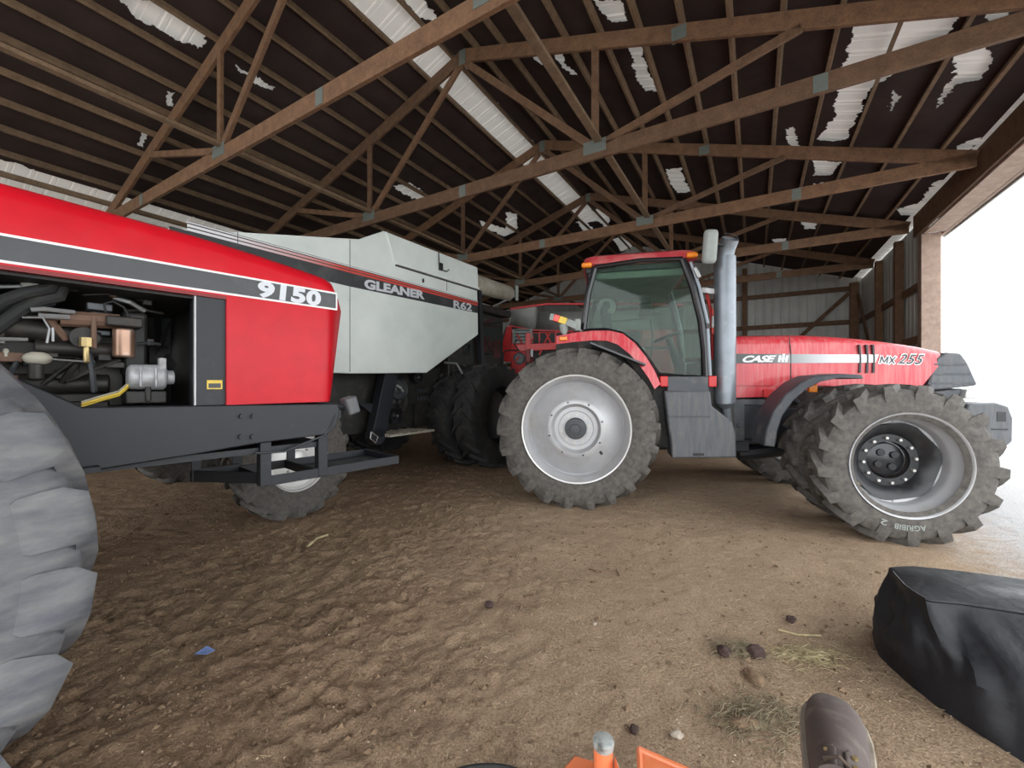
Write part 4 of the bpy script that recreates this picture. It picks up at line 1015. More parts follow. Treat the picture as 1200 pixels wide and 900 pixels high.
    MB().box((X(1.60), -.58, 1.26), (.05, .10, .06)).tube([(X(1.58), -.60, 1.33), (x-.02, -.60, z-.02)], .02, 8).tube([(X(1.60), -.62, 1.33), (X(1.56), -.66, 1.26), (X(1.53), -.67, 1.18), (X(1.48), -.66, 1.11), (X(1.2), -.64, 1.02), (X(1.02), -.63, 1.03)], .008, 6).build('headlight_bracket', 'frame', t)
    # square step frame hung under the nose
    s = MB(); y0, y1 = -.62, -.05
    def bar(p, q, w=.012, h=.07): s.beam(p, q, w, h)
    xa, za = P(311, 566, y0); xb, zb = P(378, 556, y0); xc, zc = P(467, 545, y0)
    zs = za+.01
    for xx in (xa, xb):
        s.b2((xx-.035, y0-.01, zs-.03), (xx+.035, y0+.002, 1.13)); s.b2((xx-.035, y0, zs-.03), (xx-.025, y0+.06, 1.13)); s.b2((xx-.035, y1, zs), (xx+.035, y1+.012, 1.13))
    bar((xa, y0, zs), (xb, y0, zs)); bar((xa, y1, zs), (xc, y1, zs)); bar((xa, y0, zs), (xa, y1+.1, zs)); bar((xb, y0, zs+.0), (xc, y0, zs)); bar((xc, y0, zs), (xc, y1, zs)); bar((xb-.05, y0, zs), (xb-.05, y1, zs))
    s.b2((xb, y0, zs-.03), (xc, y1, zs-.022)); s.b2((xa-.30, y1-.05, zs-.03), (xa, y1-.04, zs+.06)); s.b2((xa-.30, y1-.05, zs-.03), (xa-.24, y1-.04, 1.13)); s.beam((xa-.3, y1-.02, zs+.01), (xa, y0+.1, zs+.01), .012, .08)
    s.build('step_frame', 'frame', t, bevel=.003)
    # wheels
    for sgn in (-1, 1):
        c = (.09, sgn*1.61, .95)
        ty = tyre(MB(), c, 1.0, .56, .56, 23, .036, sgn, n=96, lw=.060).build('tyre', 'rubberpale' if sgn < 0 else 'rubber', t, smooth=65)
        rb = MB(); rim_lathe(rb, [(r, d-.27) for r, d in [(.55, .5), (.53, .2), (.56, .03), (.58, 0), (.59, .02), (.55, .06), (.50, .16), (.2, .18), (.18, .10), (0, .10)]], c, sgn); rb.build('rim', 'rim', ty, smooth=50)
    MB().tube([(.04, -1.45, .955), (.04, 1.45, .955)], .19, 16).b2((-.3, -.35, .7), (.4, .35, 1.15)).build('front_axle', 'frame', t)
    # cab, rear half and rear wheels, behind the open bay
    MB().b2((-2.6, -.75, 1.3), (-.72, .75, 2.2)).build('cab_base', 'red9', t, bevel=.04)
    MB().b2((-2.6, -.75, 3.15), (-.62, .75, 3.32)).build('cab_roof', 'red9', t, bevel=.06)
    for sx in (-2.52, -.80):
        for sy in (-.70, .70): MB().b2((sx-.05, sy-.04, 2.2), (sx+.05, sy+.04, 3.15)).build('cab_pillar', 'blackgloss', t)
    for sy in (-.72, .72): MB().b2((-2.47, sy-.005, 2.2), (-.85, sy+.005, 3.15)).build('cab_window', 'darkglass', t)
    MB().b2((-4.6, -.5, 1.0), (-.6, .5, 1.4)).tube([(-3.5, -1.5, .95), (-3.5, 1.5, .95)], .18, 14).build('rear_frame', 'frame', t, bevel=.02)
    for sgn in (-1, 1):
        c = (-3.5, sgn*1.61, .95)
        ty = tyre(MB(), c, 1.0, .56, .56, 23, .034, sgn, lw=.072).build('tyre', 'rubberpale', t)
        rb = MB(); rim_lathe(rb, [(r, d-.27) for r, d in [(.55, .5), (.53, .2), (.56, .03), (.58, 0), (.59, .02), (.55, .06), (.50, .16), (.2, .18), (0, .18)]], c, sgn); rb.build('rim', 'rim', ty)
    return t
articulated()

# ------------------------------------------------------------------ grey combine behind the left tractor
def combine():
    t = root('combine_harvester', G, 0, 0, 'silver grey combine harvester with black and red stripe, behind the left red tractor', 'combine harvester')
    YS = -1.45
    def P(px, py, y=YS): return G.pt(px, py, y)
    X = lambda x: x-6.14
    out = [(X(1.45), 2.55), (X(1.45), 2.95), (X(3.40), 3.43), (X(3.52), 3.46), P(450, 270.5), P(559, 313), P(560.5, 392), P(500, 437), (X(3.44), 1.64), (X(2.3), 1.64)]
    MB().prism(out, YS, YS+.05).build('side_panel', 'silver', t, bevel=.012)
    MB().prism(out, -YS-.05, -YS).build('side_panel', 'silver', t, bevel=.012)
    inn = [(X(1.5), 2.5), (X(1.5), 2.9), (X(3.45), 3.38), (X(4.0), 3.5), (X(6.0), 3.5), (X(6.0), 2.45), (X(4.75), 1.75), (X(2.3), 1.75)]
    MB().prism(inn, YS+.05, -YS-.05).build('body', 'silver', t)
    # raised tank door with its lip
    a, b, c, d = P(452, 272), P(463, 308.5), P(560, 338.5), P(559, 314)
    MB().prism([a, b, c, d], YS-.012, YS+.01).build('tank_door', 'silver', t, bevel=.006)
    l = MB().beam((a[0], YS-.012, a[1]), (b[0], YS-.012, b[1]), .03, .02, (1, 0, 0)).beam((b[0], YS-.02, b[1]), (c[0], YS-.02, c[1]), .05, .04); l.build('door_lip', 'silver', t, bevel=.006)
    ln = MB().beam((b[0], YS-.006, b[1]-.032), (c[0], YS-.006, c[1]-.032), .015, .018)
    for x0, z0, x1, z1 in ((X(3.375), 1.66, X(3.375), 3.41), (*P(278.5, 272), *P(278.5, 287)), (*P(523.5, 330), *P(523.5, 341))):
        ln.beam((x0, YS-.003, z0), (x1, YS-.003, z1), .004, .006, (1, 0, 0))
    ln.build('panel_seam', 'stripe', t)
    MB().tube([(P(408, 300)[0], YS-.02, 2.60), (P(407, 300)[0], YS-.02, 2.60)], .004, 4).build('panel_pin', 'steel', t)
    x, z = P(515, 313); k = MB().box((x, YS-.03, z), (.07, .04, .12)).tube([(x-.05, YS-.03, z+.22), (x-.04, YS-.03, z+.02), (x+.02, YS-.05, z-.05), (x+.14, YS-.04, z-.05), (x+.20, YS-.03, z+.0)], .009, 6); k.build('door_latch', 'hub', t)
    x, z = P(495.5, 329); MB().sphere((x, YS-.01, z), .03, 6, (.7, .5, 1.3)).build('small_latch', 'hub', t)
    # stripes
    s = MB().prism([(X(1.46), 2.80), P(411, 336), (X(6.13), 2.835), (X(6.13), 2.955), P(411, 320), (X(2.9), 2.96), (X(1.46), 2.97)], YS-.004, YS+.01)
    s.build('black_stripe', 'stripe', t, smooth=0)
    for z0, z1 in ((2.972, 2.998), (3.010, 3.036), (3.048, 3.060)):
        m_ = 'fadered' if z0 < 3.04 else 'white'
        MB().prism([(X(1.6), z0), (X(6.13), z0), (X(6.13), z1), (X(1.6), z1)], YS-.004, YS+.01).build('coloured_line', m_, t, smooth=0)
    for z0, z1 in ((2.955, 2.972), (2.998, 3.010), (3.036, 3.048), (3.060, 3.066)):
        MB().prism([(X(1.6), z0), (X(6.13), z0), (X(6.13), z1), (X(1.6), z1)], YS-.0035, YS+.01).build('thin_line', 'stripe', t, smooth=0)
    tx = MB(); q = YS-.006
    text_quad(tx, 'GLEANER', P(427, 338, q), P(497.5, 351, q), P(427, 326.5, q), q, .05, 0, 1.0)
    tx.build('name_lettering', 'greytext', t, smooth=0)
    tx = MB(); text_quad(tx, 'R62', P(531.5, 361, q), P(553, 365, q), P(531.5, 351.5, q), q, .03); tx.build('model_lettering', 'greytext', t, smooth=0)
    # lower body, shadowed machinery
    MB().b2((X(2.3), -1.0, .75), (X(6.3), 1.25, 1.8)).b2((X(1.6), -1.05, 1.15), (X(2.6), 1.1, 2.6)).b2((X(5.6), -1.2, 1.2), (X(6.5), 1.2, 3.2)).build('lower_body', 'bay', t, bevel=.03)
    p, q = P(457, 437, -1.25), P(440, 511, -1.25)
    e = MB().beam((p[0], -1.25, p[1]+.1), (q[0], -1.25, q[1]), .16, .24, (1, 0, 0)).tube([(q[0], -1.33, q[1]), (q[0], -1.17, q[1])], .125, 20); e.build('grain_elevator', 'frame', t, bevel=.006)
    st = MB()
    for pts in (((435, 506), (443, 512), (440, 519), (434, 514), (435, 506)),): st.tube([(P(a_, b_, -1.34)[0], -1.34, P(a_, b_, -1.34)[1]) for a_, b_ in pts], .008, 6)
    st.build('elevator_tensioner', 'bolt', t)
    p, q = P(421, 473, -1.2), P(450, 473, -1.2); MB().prism([p, q, (q[0]-.05, q[1]-.16), (p[0]+.22, p[1]-.16)], -1.2, -1.15).build('support_plate', 'frame', t)
    for (px, py, r, y, m_) in ((467, 456, .17, -1.15, 'hubgrey'), (464, 487, .13, -1.15, 'hub'), (489, 442, .10, -1.12, 'hub'), (466, 470, .19, -1.08, 'bay')):
        x, z = P(px, py, y); MB().lathe([(0, .0), (r*.3, -.02), (r*.5, .01), (r*.85, .01), (r, -.03), (r, .05), (0, .05)], (x, y, z), 24).build('drive_pulley', m_, t)
    x, z = P(469, 455, -1.2); MB().beam((x-.08, -1.2, z+.05), (x+.02, -1.2, z), .03, .03).beam((x+.02, -1.2, z-.02), (x+.06, -1.2, z-.05), .03, .03).build('shiny_link', 'bolt', t)
    for (px, py) in ((495, 458), (495, 467)):
        x, z = P(px, py, -1.02); c = MB()
        for k in range(4): c.box((x-.10+k*.07, -1.02, z), (.04, .02, .07))
        c.build('worn_warning_marks', 'hubgrey', t)
    p, q = P(452, 509.5, -1.35), P(504, 509.5, -1.35); ld = MB().b2((p[0], -1.45, p[1]-.03), (q[0], -1.0, p[1]))
    MB().beam((p[0]+.05, -1.05, p[1]), (p[0]+.05, -1.05, 1.2), .04, .04).beam((q[0]-.05, -1.05, p[1]), (q[0]-.05, -1.05, 1.2), .04, .04).b2((p[0]+.03, -1.07, 1.15), (q[0]-.03, -1.03, 1.2)).build('step_hanger', 'bay', t)
    for k in range(5): ld.b2((p[0]+(q[0]-p[0])*k/5, -1.45, p[1]), (p[0]+(q[0]-p[0])*k/5+.03, -1.0, p[1]+.015))
    ld.build('step_plate', 'cream', t)
    # strut, ladder side and bluish glass by the front corner
    p, q = P(558, 340, -1.3), P(561, 438, -1.3); MB().beam((p[0]+.06, -1.3, p[1]), (q[0]+.1, -1.3, q[1]), .10, .10, (1, 0, 0)).build('front_strut', 'frame', t)
    p = P(548, 410, -1.2); MB().box((p[0], -1.2, p[1]), (.28, .03, .22)).build('blue_glass', 'darkglass', t); MB().box((p[0], -1.15, p[1]), (.34, .06, .28)).build('glass_housing', 'plastic', t)
    # cab and its roof, black colour standing in for the dark shed interior
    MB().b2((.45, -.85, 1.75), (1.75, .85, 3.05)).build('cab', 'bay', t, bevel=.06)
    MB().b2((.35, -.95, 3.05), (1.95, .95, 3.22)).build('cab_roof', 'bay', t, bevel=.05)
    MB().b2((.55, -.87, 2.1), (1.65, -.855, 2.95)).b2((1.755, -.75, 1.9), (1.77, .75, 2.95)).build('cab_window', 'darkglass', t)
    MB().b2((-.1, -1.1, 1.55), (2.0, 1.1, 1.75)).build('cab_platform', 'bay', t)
    # unloading auger, lying along the side
    a0, a1 = P(557, 333, -1.2), P(596, 344, -1.2)
    MB().tube([(a0[0]-.3, -1.2, a0[1]+.04), (a0[0], -1.2, a0[1]), (a1[0], -1.2, a1[1]), (a1[0]+.06, -1.2, a1[1]-.01)], [.19, .19, .16, .12], 20).build('unloading_auger', 'cream', t)
    # mirror on an arm
    x, z = P(605.5, 343.5, -1.3); MB().box((x, -1.3, z), (.10, .05, .34)).build('mirror', 'cabint', t, bevel=.02)
    p = P(578, 359, -1.1); MB().tube([(p[0], -1.1, p[1]), (x-.05, -1.28, z-.07), (x, -1.3, z)], .02, 8).build('mirror_arm', 'steel', t)
    x, z = P(541, 424, -1.6); MB().tube([(x, -1.2, z), (x+.1, -1.4, z-.02), (x+.2, -1.45, z-.2)], .02, 8).build('hydraulic_line', 'steel', t)
    # wheels
    for sgn in (-1, 1):
        for yc in (1.80, 1.24):
            c = (0, sgn*yc, .93); ty = tyre(MB(), c, .95, .46, .50, 21, .05, sgn, lw=.032).build('tyre', 'rubberdark', t)
            rb = MB(); rim_lathe(rb, [(r, d-.22) for r, d in [(.49, .4), (.47, .2), (.50, .03), (.52, 0), (.525, .02), (.49, .06), (.44, .20), (.2, .26), (0, .26)]], c, sgn); rb.build('rim', 'hub', ty)
        yc = 1.55; c = (X(2.55), sgn*yc, .64)
        ty = tyre(MB(), c, .655, .36, .32, 17, .04, sgn, lw=.034).build('tyre', 'rubber', t)
        rb = MB(); rim_lathe(rb, [(r, d-.17) for r, d in [(.31, .3), (.30, .12), (.325, .02), (.335, -.005), (.345, .01), (.325, .03), (.30, .05), (.295, .08), (.26, .10), (.20, .06), (.12, .06), (.11, .02), (.06, .0), (0, 0)]], c, sgn, 48); rm = rb.build('rim', 'rimring', ty, smooth=45)
        b = MB(); ring_bolts(b, c, .15, 8, sgn*.11, .014, .02, sgn, 8); b.build('wheel_bolts', 'steel', ty)
    MB().tube([(0, -1.7, .93), (0, 1.7, .93)], .16, 14).tube([(X(2.55), -1.5, .64), (X(2.55), 1.5, .64)], .09, 12).beam((X(2.55), 0, .64), (X(2.9), 0, 1.5), .3, .2).build('axle', 'frame', t)
    return t
combine()

# ------------------------------------------------------------------ red combine at the back
def red_combine():
    t = root('red_combine_harvester', R, 0, 0, 'red combine harvester with grey flared grain hopper, behind the tall tractor cab', 'combine harvester')
    def P(px, py, x=0.0):
        d = ((px-600)/F, 1.0, (450-py)/F); o = R.loc(0, 0)
        du = d[0]*R.u[0]+d[1]*R.u[1]; dv = d[0]*R.v[0]+d[1]*R.v[1]; k = (x-o[0])/du
        return (x, o[1]+k*dv, CH+k*d[2])
    # flared hopper, rear wall leaning out over the body
    q = [P(599, 362, -.25), P(640, 356.5, -.35), P(720, 356, -.35), P(800, 357, -.35)]
    b = [P(596, 381.5), P(625, 387), P(720, 389), P(800, 389)]
    h = MB(); f = lambda p, x: (x, p[1], p[2])
    h.loft([b[:2], [q[0], P(628, 358, -.32)]], closed=False); h.loft([[f(p, .9) for p in b[1:]], [f(p, .7) for p in [P(628, 358, -.32)]+q[2:]]], closed=False); h.add([b[1], P(628, 358, -.32), f(P(628, 358, -.32), .7), f(b[1], .9)], [(0, 1, 2, 3)]); h.loft([[f(p, 2.6) for p in b], [f(p, 2.9) for p in q]], closed=False)
    h.add([b[0], q[0], f(q[0], 2.9), f(b[0], 2.6)], [(0, 1, 2, 3)]); h.add([b[3], q[3], f(q[3], 2.9), f(b[3], 2.6)], [(0, 1, 2, 3)])
    o = h.build('grain_hopper', 'hoppergrey', t); so = o.modifiers.new('s', 'SOLIDIFY'); so.thickness = .02
    rim = MB()
    for p, r in ((q[0], q[1]), (q[1], q[2]), (q[2], q[3]), (q[0], f(q[0], 2.9)), (q[3], f(q[3], 2.9))): rim.beam(p, r, .05, .05)
    for p, r in ((b[0], b[1]), (b[1], b[2])): rim.beam(p, r, .03, .03)
    rim.build('hopper_rim', 'red', t)
    # body with the sloping left flank
    y0, y1 = b[0][1], b[3][1]; zt = 2.95
    MB().b2((.05, y1, 1.0), (3.2, y0-.05, zt)).build('body', 'red', t, bevel=.03)
    A, B_, C, D = P(594, 383, -.02), P(599.5, 383, -.02), P(599, 424, -.1), P(584, 423, -.1)
    MB().add([A, B_, C, D]+[(p[0]+.12, p[1], p[2]) for p in (A, B_, C, D)], [(0, 1, 2, 3), (7, 6, 5, 4), (0, 4, 5, 1), (1, 5, 6, 2), (2, 6, 7, 3), (3, 7, 4, 0)]).build('rear_flank', 'red', t)
    E_, F_ = P(576.5, 423, .5), P(593, 383, .4)
    MB().add([A, D, E_, F_], [(0, 1, 2, 3)]).build('flank_edge', 'darkred', t)
    p, r = P(601, 386), P(624, 402); MB().b2((-.05, r[1], r[2]), (.05, p[1], p[2])).build('rear_screen', 'cabint', t)
    g = MB()
    for k in range(4): z = r[2]+(p[2]-r[2])*(.15+.23*k); g.b2((-.07, r[1]+.08, z), (-.045, p[1]-.06, z+.04))
    g.build('screen_bars', 'hubgrey', t)
    for ya, yb in ((388, 397), (416, 424)):
        p, r = P(752, ya, -.3), P(796, yb, -.3); MB().b2((-.35, r[1], r[2]), (-.25, p[1], p[2])).build('red_rail', 'red', t)
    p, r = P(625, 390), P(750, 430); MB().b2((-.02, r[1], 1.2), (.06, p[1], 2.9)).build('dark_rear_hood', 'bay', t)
    MB().b2((.2, y1+.3, .7), (3.0, y0-.3, 1.1)).build('chassis', 'bay', t)
    ym = (y0+y1)/2
    for x, rr, w in ((.6, .60, .35), (3.0, .85, .55)):
        for sgn in (-1, 1):
            ty = tyre(MB(), (x, ym+sgn*1.9, rr-.02), rr, w, rr*.5, 18, .045, sgn).build('tyre', 'rubberdark', t)
            MB().lathe([(rr*.5, -.1*sgn), (rr*.45, -.05*sgn), (0, -.04*sgn)], (x, ym+sgn*1.9, rr-.02), 32).build('rim', 'cream', ty)
        MB().tube([(x, ym-1.9, rr), (x, ym+1.9, rr)], .1, 10).build('axle', 'bay', t)
    return t
red_combine()

# ------------------------------------------------------------------ red tine toolbar standing behind the tall tractor
def toolbar():
    I = Frame(0.1, 9.3, -4)
    t = root('tine_toolbar', I, 0, 0, 'red folded tine cultivator bar standing behind the big silver wheel', 'cultivator')
    def P(px, py): return I.pt(px, py, 0)
    a, b = P(606, 408), P(700, 403)
    MB().beam((a[0], 0, a[1]), (b[0]+.3, 0, b[1]), .14, .16).build('toolbar_beam', 'red', t, bevel=.01)
    x, z = P(619, 397); MB().b2((x-.06, -.10, z-.25), (x+.06, -.02, z+.12)).build('clamp_block', 'red', t, bevel=.01)
    MB().b2((x-.05, -.11, z-.55), (x+.04, -.03, z-.25)).build('clamp_bracket', 'darkred', t, bevel=.01)
    x2, z2 = P(623, 410); MB().tube([(x2, -.1, z2), (x2, -.1, z2-.16)], .035, 10).build('hydraulic_cylinder', 'alu', t)
    for pa, pb in (((606, 392), (613, 404)), ((632, 389), (632, 402)), ((640, 391), (646, 403)), ((644, 391), (638, 402)), ((651, 389), (651, 402)), ((625, 395), (621, 404)), ((636, 407), (632, 416)), ((604, 424), (608, 418))):
        p, q = P(*pa), P(*pb); MB().tube([(p[0], -.05, p[1]), (q[0], -.05, q[1])], .018, 6).build('tine', 'red', t)
    MB().tube([(P(590, 430)[0], -.1, P(590, 430)[1]), (P(590, 414)[0], -.1, P(590, 414)[1]), (P(594, 411)[0], -.1, P(594, 411)[1]), (P(607, 411)[0], -.1, P(607, 411)[1])], .018, 8).tube([(P(606, 398)[0], -.1, P(606, 398)[1]), (P(603, 404)[0], -.1, P(603, 404)[1]), (P(609, 412)[0], -.1, P(609, 412)[1])], .014, 8).build('hydraulic_hose', 'rubberdark', t)
    MB().beam((a[0]+.25, .0, 0.0), (a[0]+.25, 0, a[1]), .12, .12).beam((b[0]+.2, 0, 0.0), (b[0]+.2, 0, b[1]), .12, .12).beam((a[0]+.25, 0, .9), (b[0]+.2, 0, .9), .10, .10).b2((a[0]+.05, -.2, -.02), (a[0]+.45, .3, .03)).b2((b[0]+.0, -.2, -.02), (b[0]+.4, .3, .03)).build('stand', 'bay', t)
    MB().lathe([(0, -.05), (.10, -.05), (.14, -.02), (.14, .02), (.1, .05), (0, .05)], (P(606, 420)[0]+.05, .0, P(606, 420)[1]), 20).build('gauge_wheel', 'plastic', t)
    return t
toolbar()

# ------------------------------------------------------------------ black tarpaulin over something, right foreground
def tarp():
    base = [(2.03, 2.27), (1.99, 2.06), (1.98, 1.86), (2.04, 1.62), (2.22, 1.38), (2.6, 1.22), (3.0, 1.3), (3.2, 1.6), (3.15, 2.1), (2.9, 2.45), (2.5, 2.55), (2.2, 2.5)]
    mid = [(2.02, 2.30), (1.93, 2.05), (1.98, 1.86), (2.08, 1.66), (2.28, 1.46), (2.62, 1.32), (2.98, 1.4), (3.12, 1.65), (3.08, 2.08), (2.88, 2.4), (2.5, 2.5), (2.22, 2.48)]
    top = [(2.17, 2.36), (2.05, 2.14), (2.02, 2.00), (2.16, 1.965), (2.36, 1.88), (2.62, 1.72), (2.9, 1.7), (3.0, 1.8), (2.98, 2.0), (2.80, 2.2), (2.52, 2.32), (2.32, 2.38)]
    def spl(pts, n=144):
        k = len(pts); out = []
        for i in range(n):
            f = i*k/n; a = int(f); u = f-a; p0, p1, p2, p3 = [Vector(pts[(a+d) % k]) for d in (-1, 0, 1, 2)]
            q = .5*((2*p1)+(-p0+p2)*u+(2*p0-5*p1+4*p2-p3)*u*u+(-p0+3*p1-3*p2+p3)*u**3)
            lin = p1*(1-u)+p2*u
            out.append(q*.3+lin*.7)
        return out
    B, Mi, Tp = spl(base), spl(mid), spl(top); cx, cy = 2.55, 1.95
    mb = MB(); rings = []
    zs = [0, .04, .09, .14, .19, .24, .28, .32, .36, .395, .42, .44]
    for z in zs:
        u = z/.44; ring = []
        for i in range(144):
            if u < .45: p = B[i].lerp(Mi[i], sm(u, 0, .45))
            else: p = Mi[i].lerp(Tp[i], sm(u, .45, 1.0)*.6+.4*(u-.45)/.55)
            a = i/144*2*PI; d = (p-Vector((cx, cy))).normalized()
            n1 = noise.noise(Vector((math.cos(a)*3.2, math.sin(a)*3.2, u*3.0+.6*math.sin(a*2))))
            n2 = abs(noise.noise(Vector((math.cos(a)*5+u*1.5, math.sin(a)*5, u*2.2+4))))
            k = math.sin(min(1, u*1.02)*PI)**.6*(1 if u < .97 else .5)
            p = p+d*(.035*n1-.035*n2+.02*noise.noise(Vector((math.cos(a)*2, math.sin(a)*2, u*7))))*k
            ring.append((p.x, p.y, z+(gz(p.x, p.y) if u == 0 else 0)+.03*n1*k))
        rings.append(ring)
    # flat top with shallow sags, rising gently to a ridge
    for s in (.985, .95, .8, .6, .35, .1):
        ring = []
        for i in range(144):
            p = Tp[i]; q = Vector((cx+(p.x-cx)*s, cy+(p.y-cy)*s))
            ring.append((q.x, q.y, .445+.03*(1-s)*1.0+.018*noise.noise(Vector((q.x*4, q.y*4, 2)))*(1-s**6)+.012*math.sin(q.x*9+q.y*6)*(1-s**4)))
        rings.append(ring)
    mb.loft(rings, cap=True)
    vs = [(x-2.0, y-2.0, z) for x, y, z in mb.v]
    o = MB().add(vs, mb.f).build('tarpaulin', 'tarp', smooth=32); o.location = (2.0, 2.0, 0)
    tag(o, 'creased black tarpaulin draped over a low machine, right foreground', 'tarpaulin')
    hem = MB(); pts = [Tp[i] for i in list(range(10, 60))]
    r = [(p.x-2.0, p.y-2.0, .446) for p in pts]; hem.tube(r, .007, 6)
    hem.tube([(Tp[i].x-2.0, Tp[i].y-2.0, .447) for i in range(4, 26)], .008, 6)
    hem.build('hem_seam', 'tarp', o)
tarp()

# ------------------------------------------------------------------ orange machine under the camera and the boot resting on it
def orange_machine():
    O = Frame(.25, .95, 0)
    t = root('orange_mower', O, 0, 0, 'bright orange mower with upright tube and grey cap, at the bottom edge', 'mower')
    L = lambda px, py, z: (lambda p: (p[0]-.25, p[1]-.95))(gpt(px, py, z))
    zt = .50; x, y = L(707, 865, zt); r = .027
    MB().tube([(x, y, .12), (x, y, zt-.02)], r, 20).build('upright_tube', 'orange', t)
    MB().tube([(x, y, zt-.025), (x, y, zt-.004), (x, y, zt)], [r+.002, r+.003, r-.004], 20).build('tube_cap', 'cap', t, bevel=.002)
    # bracket fin behind the tube
    MB().loft([[(x+.012, y-.005, .16), (x+.03, y-.005, .46), (x+.075, y-.01, .33), (x+.085, y-.01, .16)], [(x+.012, y-.05, .16), (x+.03, y-.05, .46), (x+.075, y-.05, .33), (x+.085, y-.05, .16)]]).build('gusset_fin', 'orange', t, bevel=.004)
    a, b = L(668, 898, .36), L(698, 889, .36)
    MB().loft([[(*L(655, 905, .40), .40), (*L(673, 884, .40), .40), (*L(700, 892, .40), .40), (*L(700, 915, .40), .40)], [(*L(655, 905, .40), .34), (*L(673, 884, .40), .34), (*L(700, 892, .40), .34), (*L(700, 915, .40), .34)]]).build('side_plate', 'orange', t, bevel=.006)
    ch = MB(); p, q, q2 = L(749, 878, .44), L(800, 902, .44), L(748, 905, .44)
    ch.loft([[(p[0], p[1], .44), (q[0]+.06, q[1]-.03, .44), (q[0]+.06, q[1]-.10, .44), (q2[0], q2[1]-.02, .44)], [(p[0], p[1], .30), (q[0]+.06, q[1]-.03, .30), (q[0]+.06, q[1]-.10, .30), (q2[0], q2[1]-.02, .30)]])
    ch.build('deck_channel', 'orange', t, bevel=.006)
    MB().tube([(p[0], p[1], .44), (q[0]+.06, q[1]-.03, .44)], .008, 8).tube([(p[0], p[1], .44), (q2[0], q2[1]-.02, .44)], .008, 8).build('channel_lip', 'orange', t)
    MB().b2((-.35, -.55, .16), (.45, y+.03, .30)).build('mower_deck', 'orange', t, bevel=.03)
    for sx in (-.3, .4):
        MB().tube([(sx-.04, y-.02, .09), (sx+.04, y-.02, .09)], .095, 20).build('deck_wheel', 'rubberdark', t, bevel=.015)
        MB().tube([(sx-.06, -.5, .14), (sx+.06, -.5, .14)], .15, 20).build('deck_wheel', 'rubberdark', t, bevel=.015)
        MB().beam((sx, y-.02, .05), (sx, y-.02, .22), .03, .03).build('wheel_bracket', 'bay', t)
    MB().b2((.18, -.45, .74), (.46, -.215, .765)).b2((.22, -.48, .28), (.28, -.42, .75)).b2((.40, -.48, .28), (.46, -.42, .75)).build('foot_plate', 'bay', t, bevel=.005)
    # black rim of the control wheel at the very edge
    c = Vector((L(570, 925, .62)[0], L(570, 925, .62)[1], .62))
    MB().tube([c+Vector((math.cos(a_)*.10, math.sin(a_)*.045, 0)) for a_ in [2*PI*k/24 for k in range(25)]], .012, 8).tube([c, (c.x, c.y-.02, .28)], .016, 8).tube([c+Vector((-.1, 0, 0)), c+Vector((.1, 0, 0))], .012, 8).build('control_handle', 'rubberdark', t)
    return t
orange_machine()

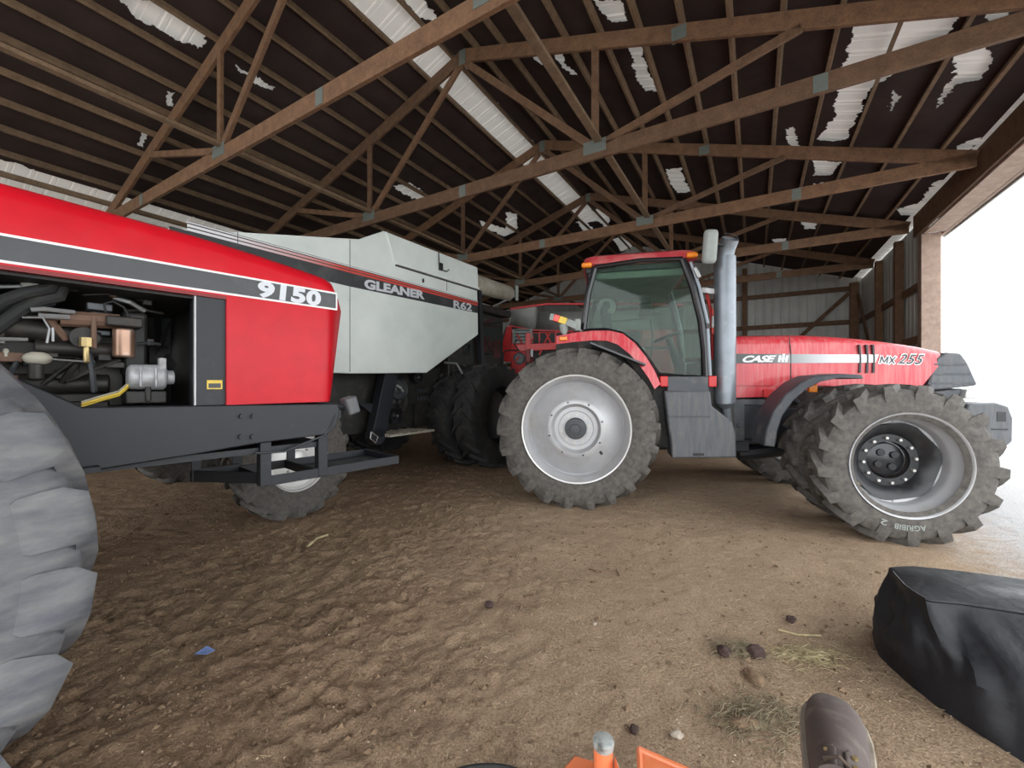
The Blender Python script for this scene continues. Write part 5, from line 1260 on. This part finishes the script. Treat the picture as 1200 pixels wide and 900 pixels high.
def boot():
    B = Frame(.552, .693, 55)
    t = root('boot', B, 0, 0, 'dusty brown leather lace-up boot, toe pointing away from the camera at the bottom edge', 'boot', z=.766)
    # foot outline (x along, half width), sole at z 0
    prof = [(-.09, .031, .10), (-.06, .036, .10), (0, .040, .098), (.05, .044, .092), (.10, .048, .083), (.14, .050, .076), (.18, .0505, .070), (.215, .047, .063), (.24, .039, .054), (.258, .026, .043), (.264, .012, .036)]
    off = lambda x: -.006*math.sin((x+.1)*6)
    up = MB(); rings = []
    for x, w, h in prof:
        ring = []
        for k in range(17):
            a = PI*k/16; ring.append((x, off(x)+w*math.cos(a)*(1 if True else 0), .028+(h-.022)*math.sin(a)**.72))
        rings.append(ring+[(x, off(x)-w*.5, .02), (x, off(x)+w*.5, .02)])
    up.loft(rings).build('upper', 'leather', t, smooth=60)
    def sole(g, z0, z1, name, m):
        pts = [(x, off(x)+w+g, 0) for x, w, h in prof]+[(.268+g, off(.264), 0)]+[(x, off(x)-w-g, 0) for x, w, h in prof[::-1]]
        return MB().loft([[(x, y, z0) for x, y, _ in pts], [(x, y, z1) for x, y, _ in pts]]).build(name, m, t, bevel=.003, smooth=50)
    sole(.009, .012, .028, 'welt', 'sole'); sole(.006, 0, .012, 'outsole', 'sole')
    # toe-cap seam, quarters with eyelets and lace
    def zt(x, yy):
        for (a, wa, ha), (b, wb, hb) in zip(prof, prof[1:]):
            if a <= x <= b:
                u = (x-a)/(b-a); w = wa+(wb-wa)*u; h = ha+(hb-ha)*u; c = max(-.98, min(.98, (yy-off(x))/w)); return .028+(h-.022)*math.sin(math.acos(c))**.72
        return .1
    qd = MB()
    for s in (1, -1):
        st = [[(x, s*(.006+.036*v)+off(x), zt(x, s*(.006+.036*v)+off(x))+.0035) for v in [k/8 for k in range(9)]] for x in [-.085+.013*k for k in range(9)]]
        st += [[(x, s*(.010+.032*v)+off(x), zt(x, s*(.010+.032*v)+off(x))+.003) for v in [k/8 for k in range(9)]] for x in (.024, .028)]
        qd.loft(st, closed=False)
    q = qd.build('quarter', 'leather', t, smooth=60); so = q.modifiers.new('s', 'SOLIDIFY'); so.thickness = .003
    for s in (1, -1):
        for x in (.012, -.012, -.036, -.06): MB().tube([(x, s*.019+off(x), zt(x, s*.019)+.003), (x, s*.019+off(x), zt(x, s*.019)+.007)], .0042, 10).build('eyelet', 'brass', t)
    lc = MB()
    for x in (-.014, -.04): lc.tube([(x, .02, zt(x, .02)+.008), (x-.006, 0, zt(x, 0)+.014), (x-.012, -.02, zt(x, -.02)+.008)], .0028, 6)
    lc.build('lace', 'lace', t)
    MB().tube([(-.065, 0, .05), (-.075, 0, .09), (-.085, 0, .112)], [.034, .035, .036], 20).build('shaft', 'leather', t)
boot()

# ------------------------------------------------------------------ camera, sky, view
cam = bpy.data.cameras.new('camera'); co = bpy.data.objects.new('camera', cam); COL.objects.link(co)
cam.sensor_fit = 'HORIZONTAL'; cam.sensor_width = 36; cam.lens = 36*F/1200; cam.clip_start = .02; cam.clip_end = 600
co.location = (0, 0, CH); co.rotation_euler = (PI/2, 0, 0); SC.camera = co
w = bpy.data.worlds.new('overcast_sky'); SC.world = w; w.use_nodes = True
bg = w.node_tree.nodes['Background']; bg.inputs[0].default_value = (.93, .97, 1, 1); bg.inputs[1].default_value = 2.6
SC.view_settings.view_transform = 'Standard'; SC.view_settings.look = 'None'; SC.view_settings.gamma = 1
SC.view_settings.use_curve_mapping = False; SC.view_settings.exposure = .75
SC.cycles.max_bounces = 8; SC.cycles.diffuse_bounces = 6; SC.cycles.transparent_max_bounces = 12
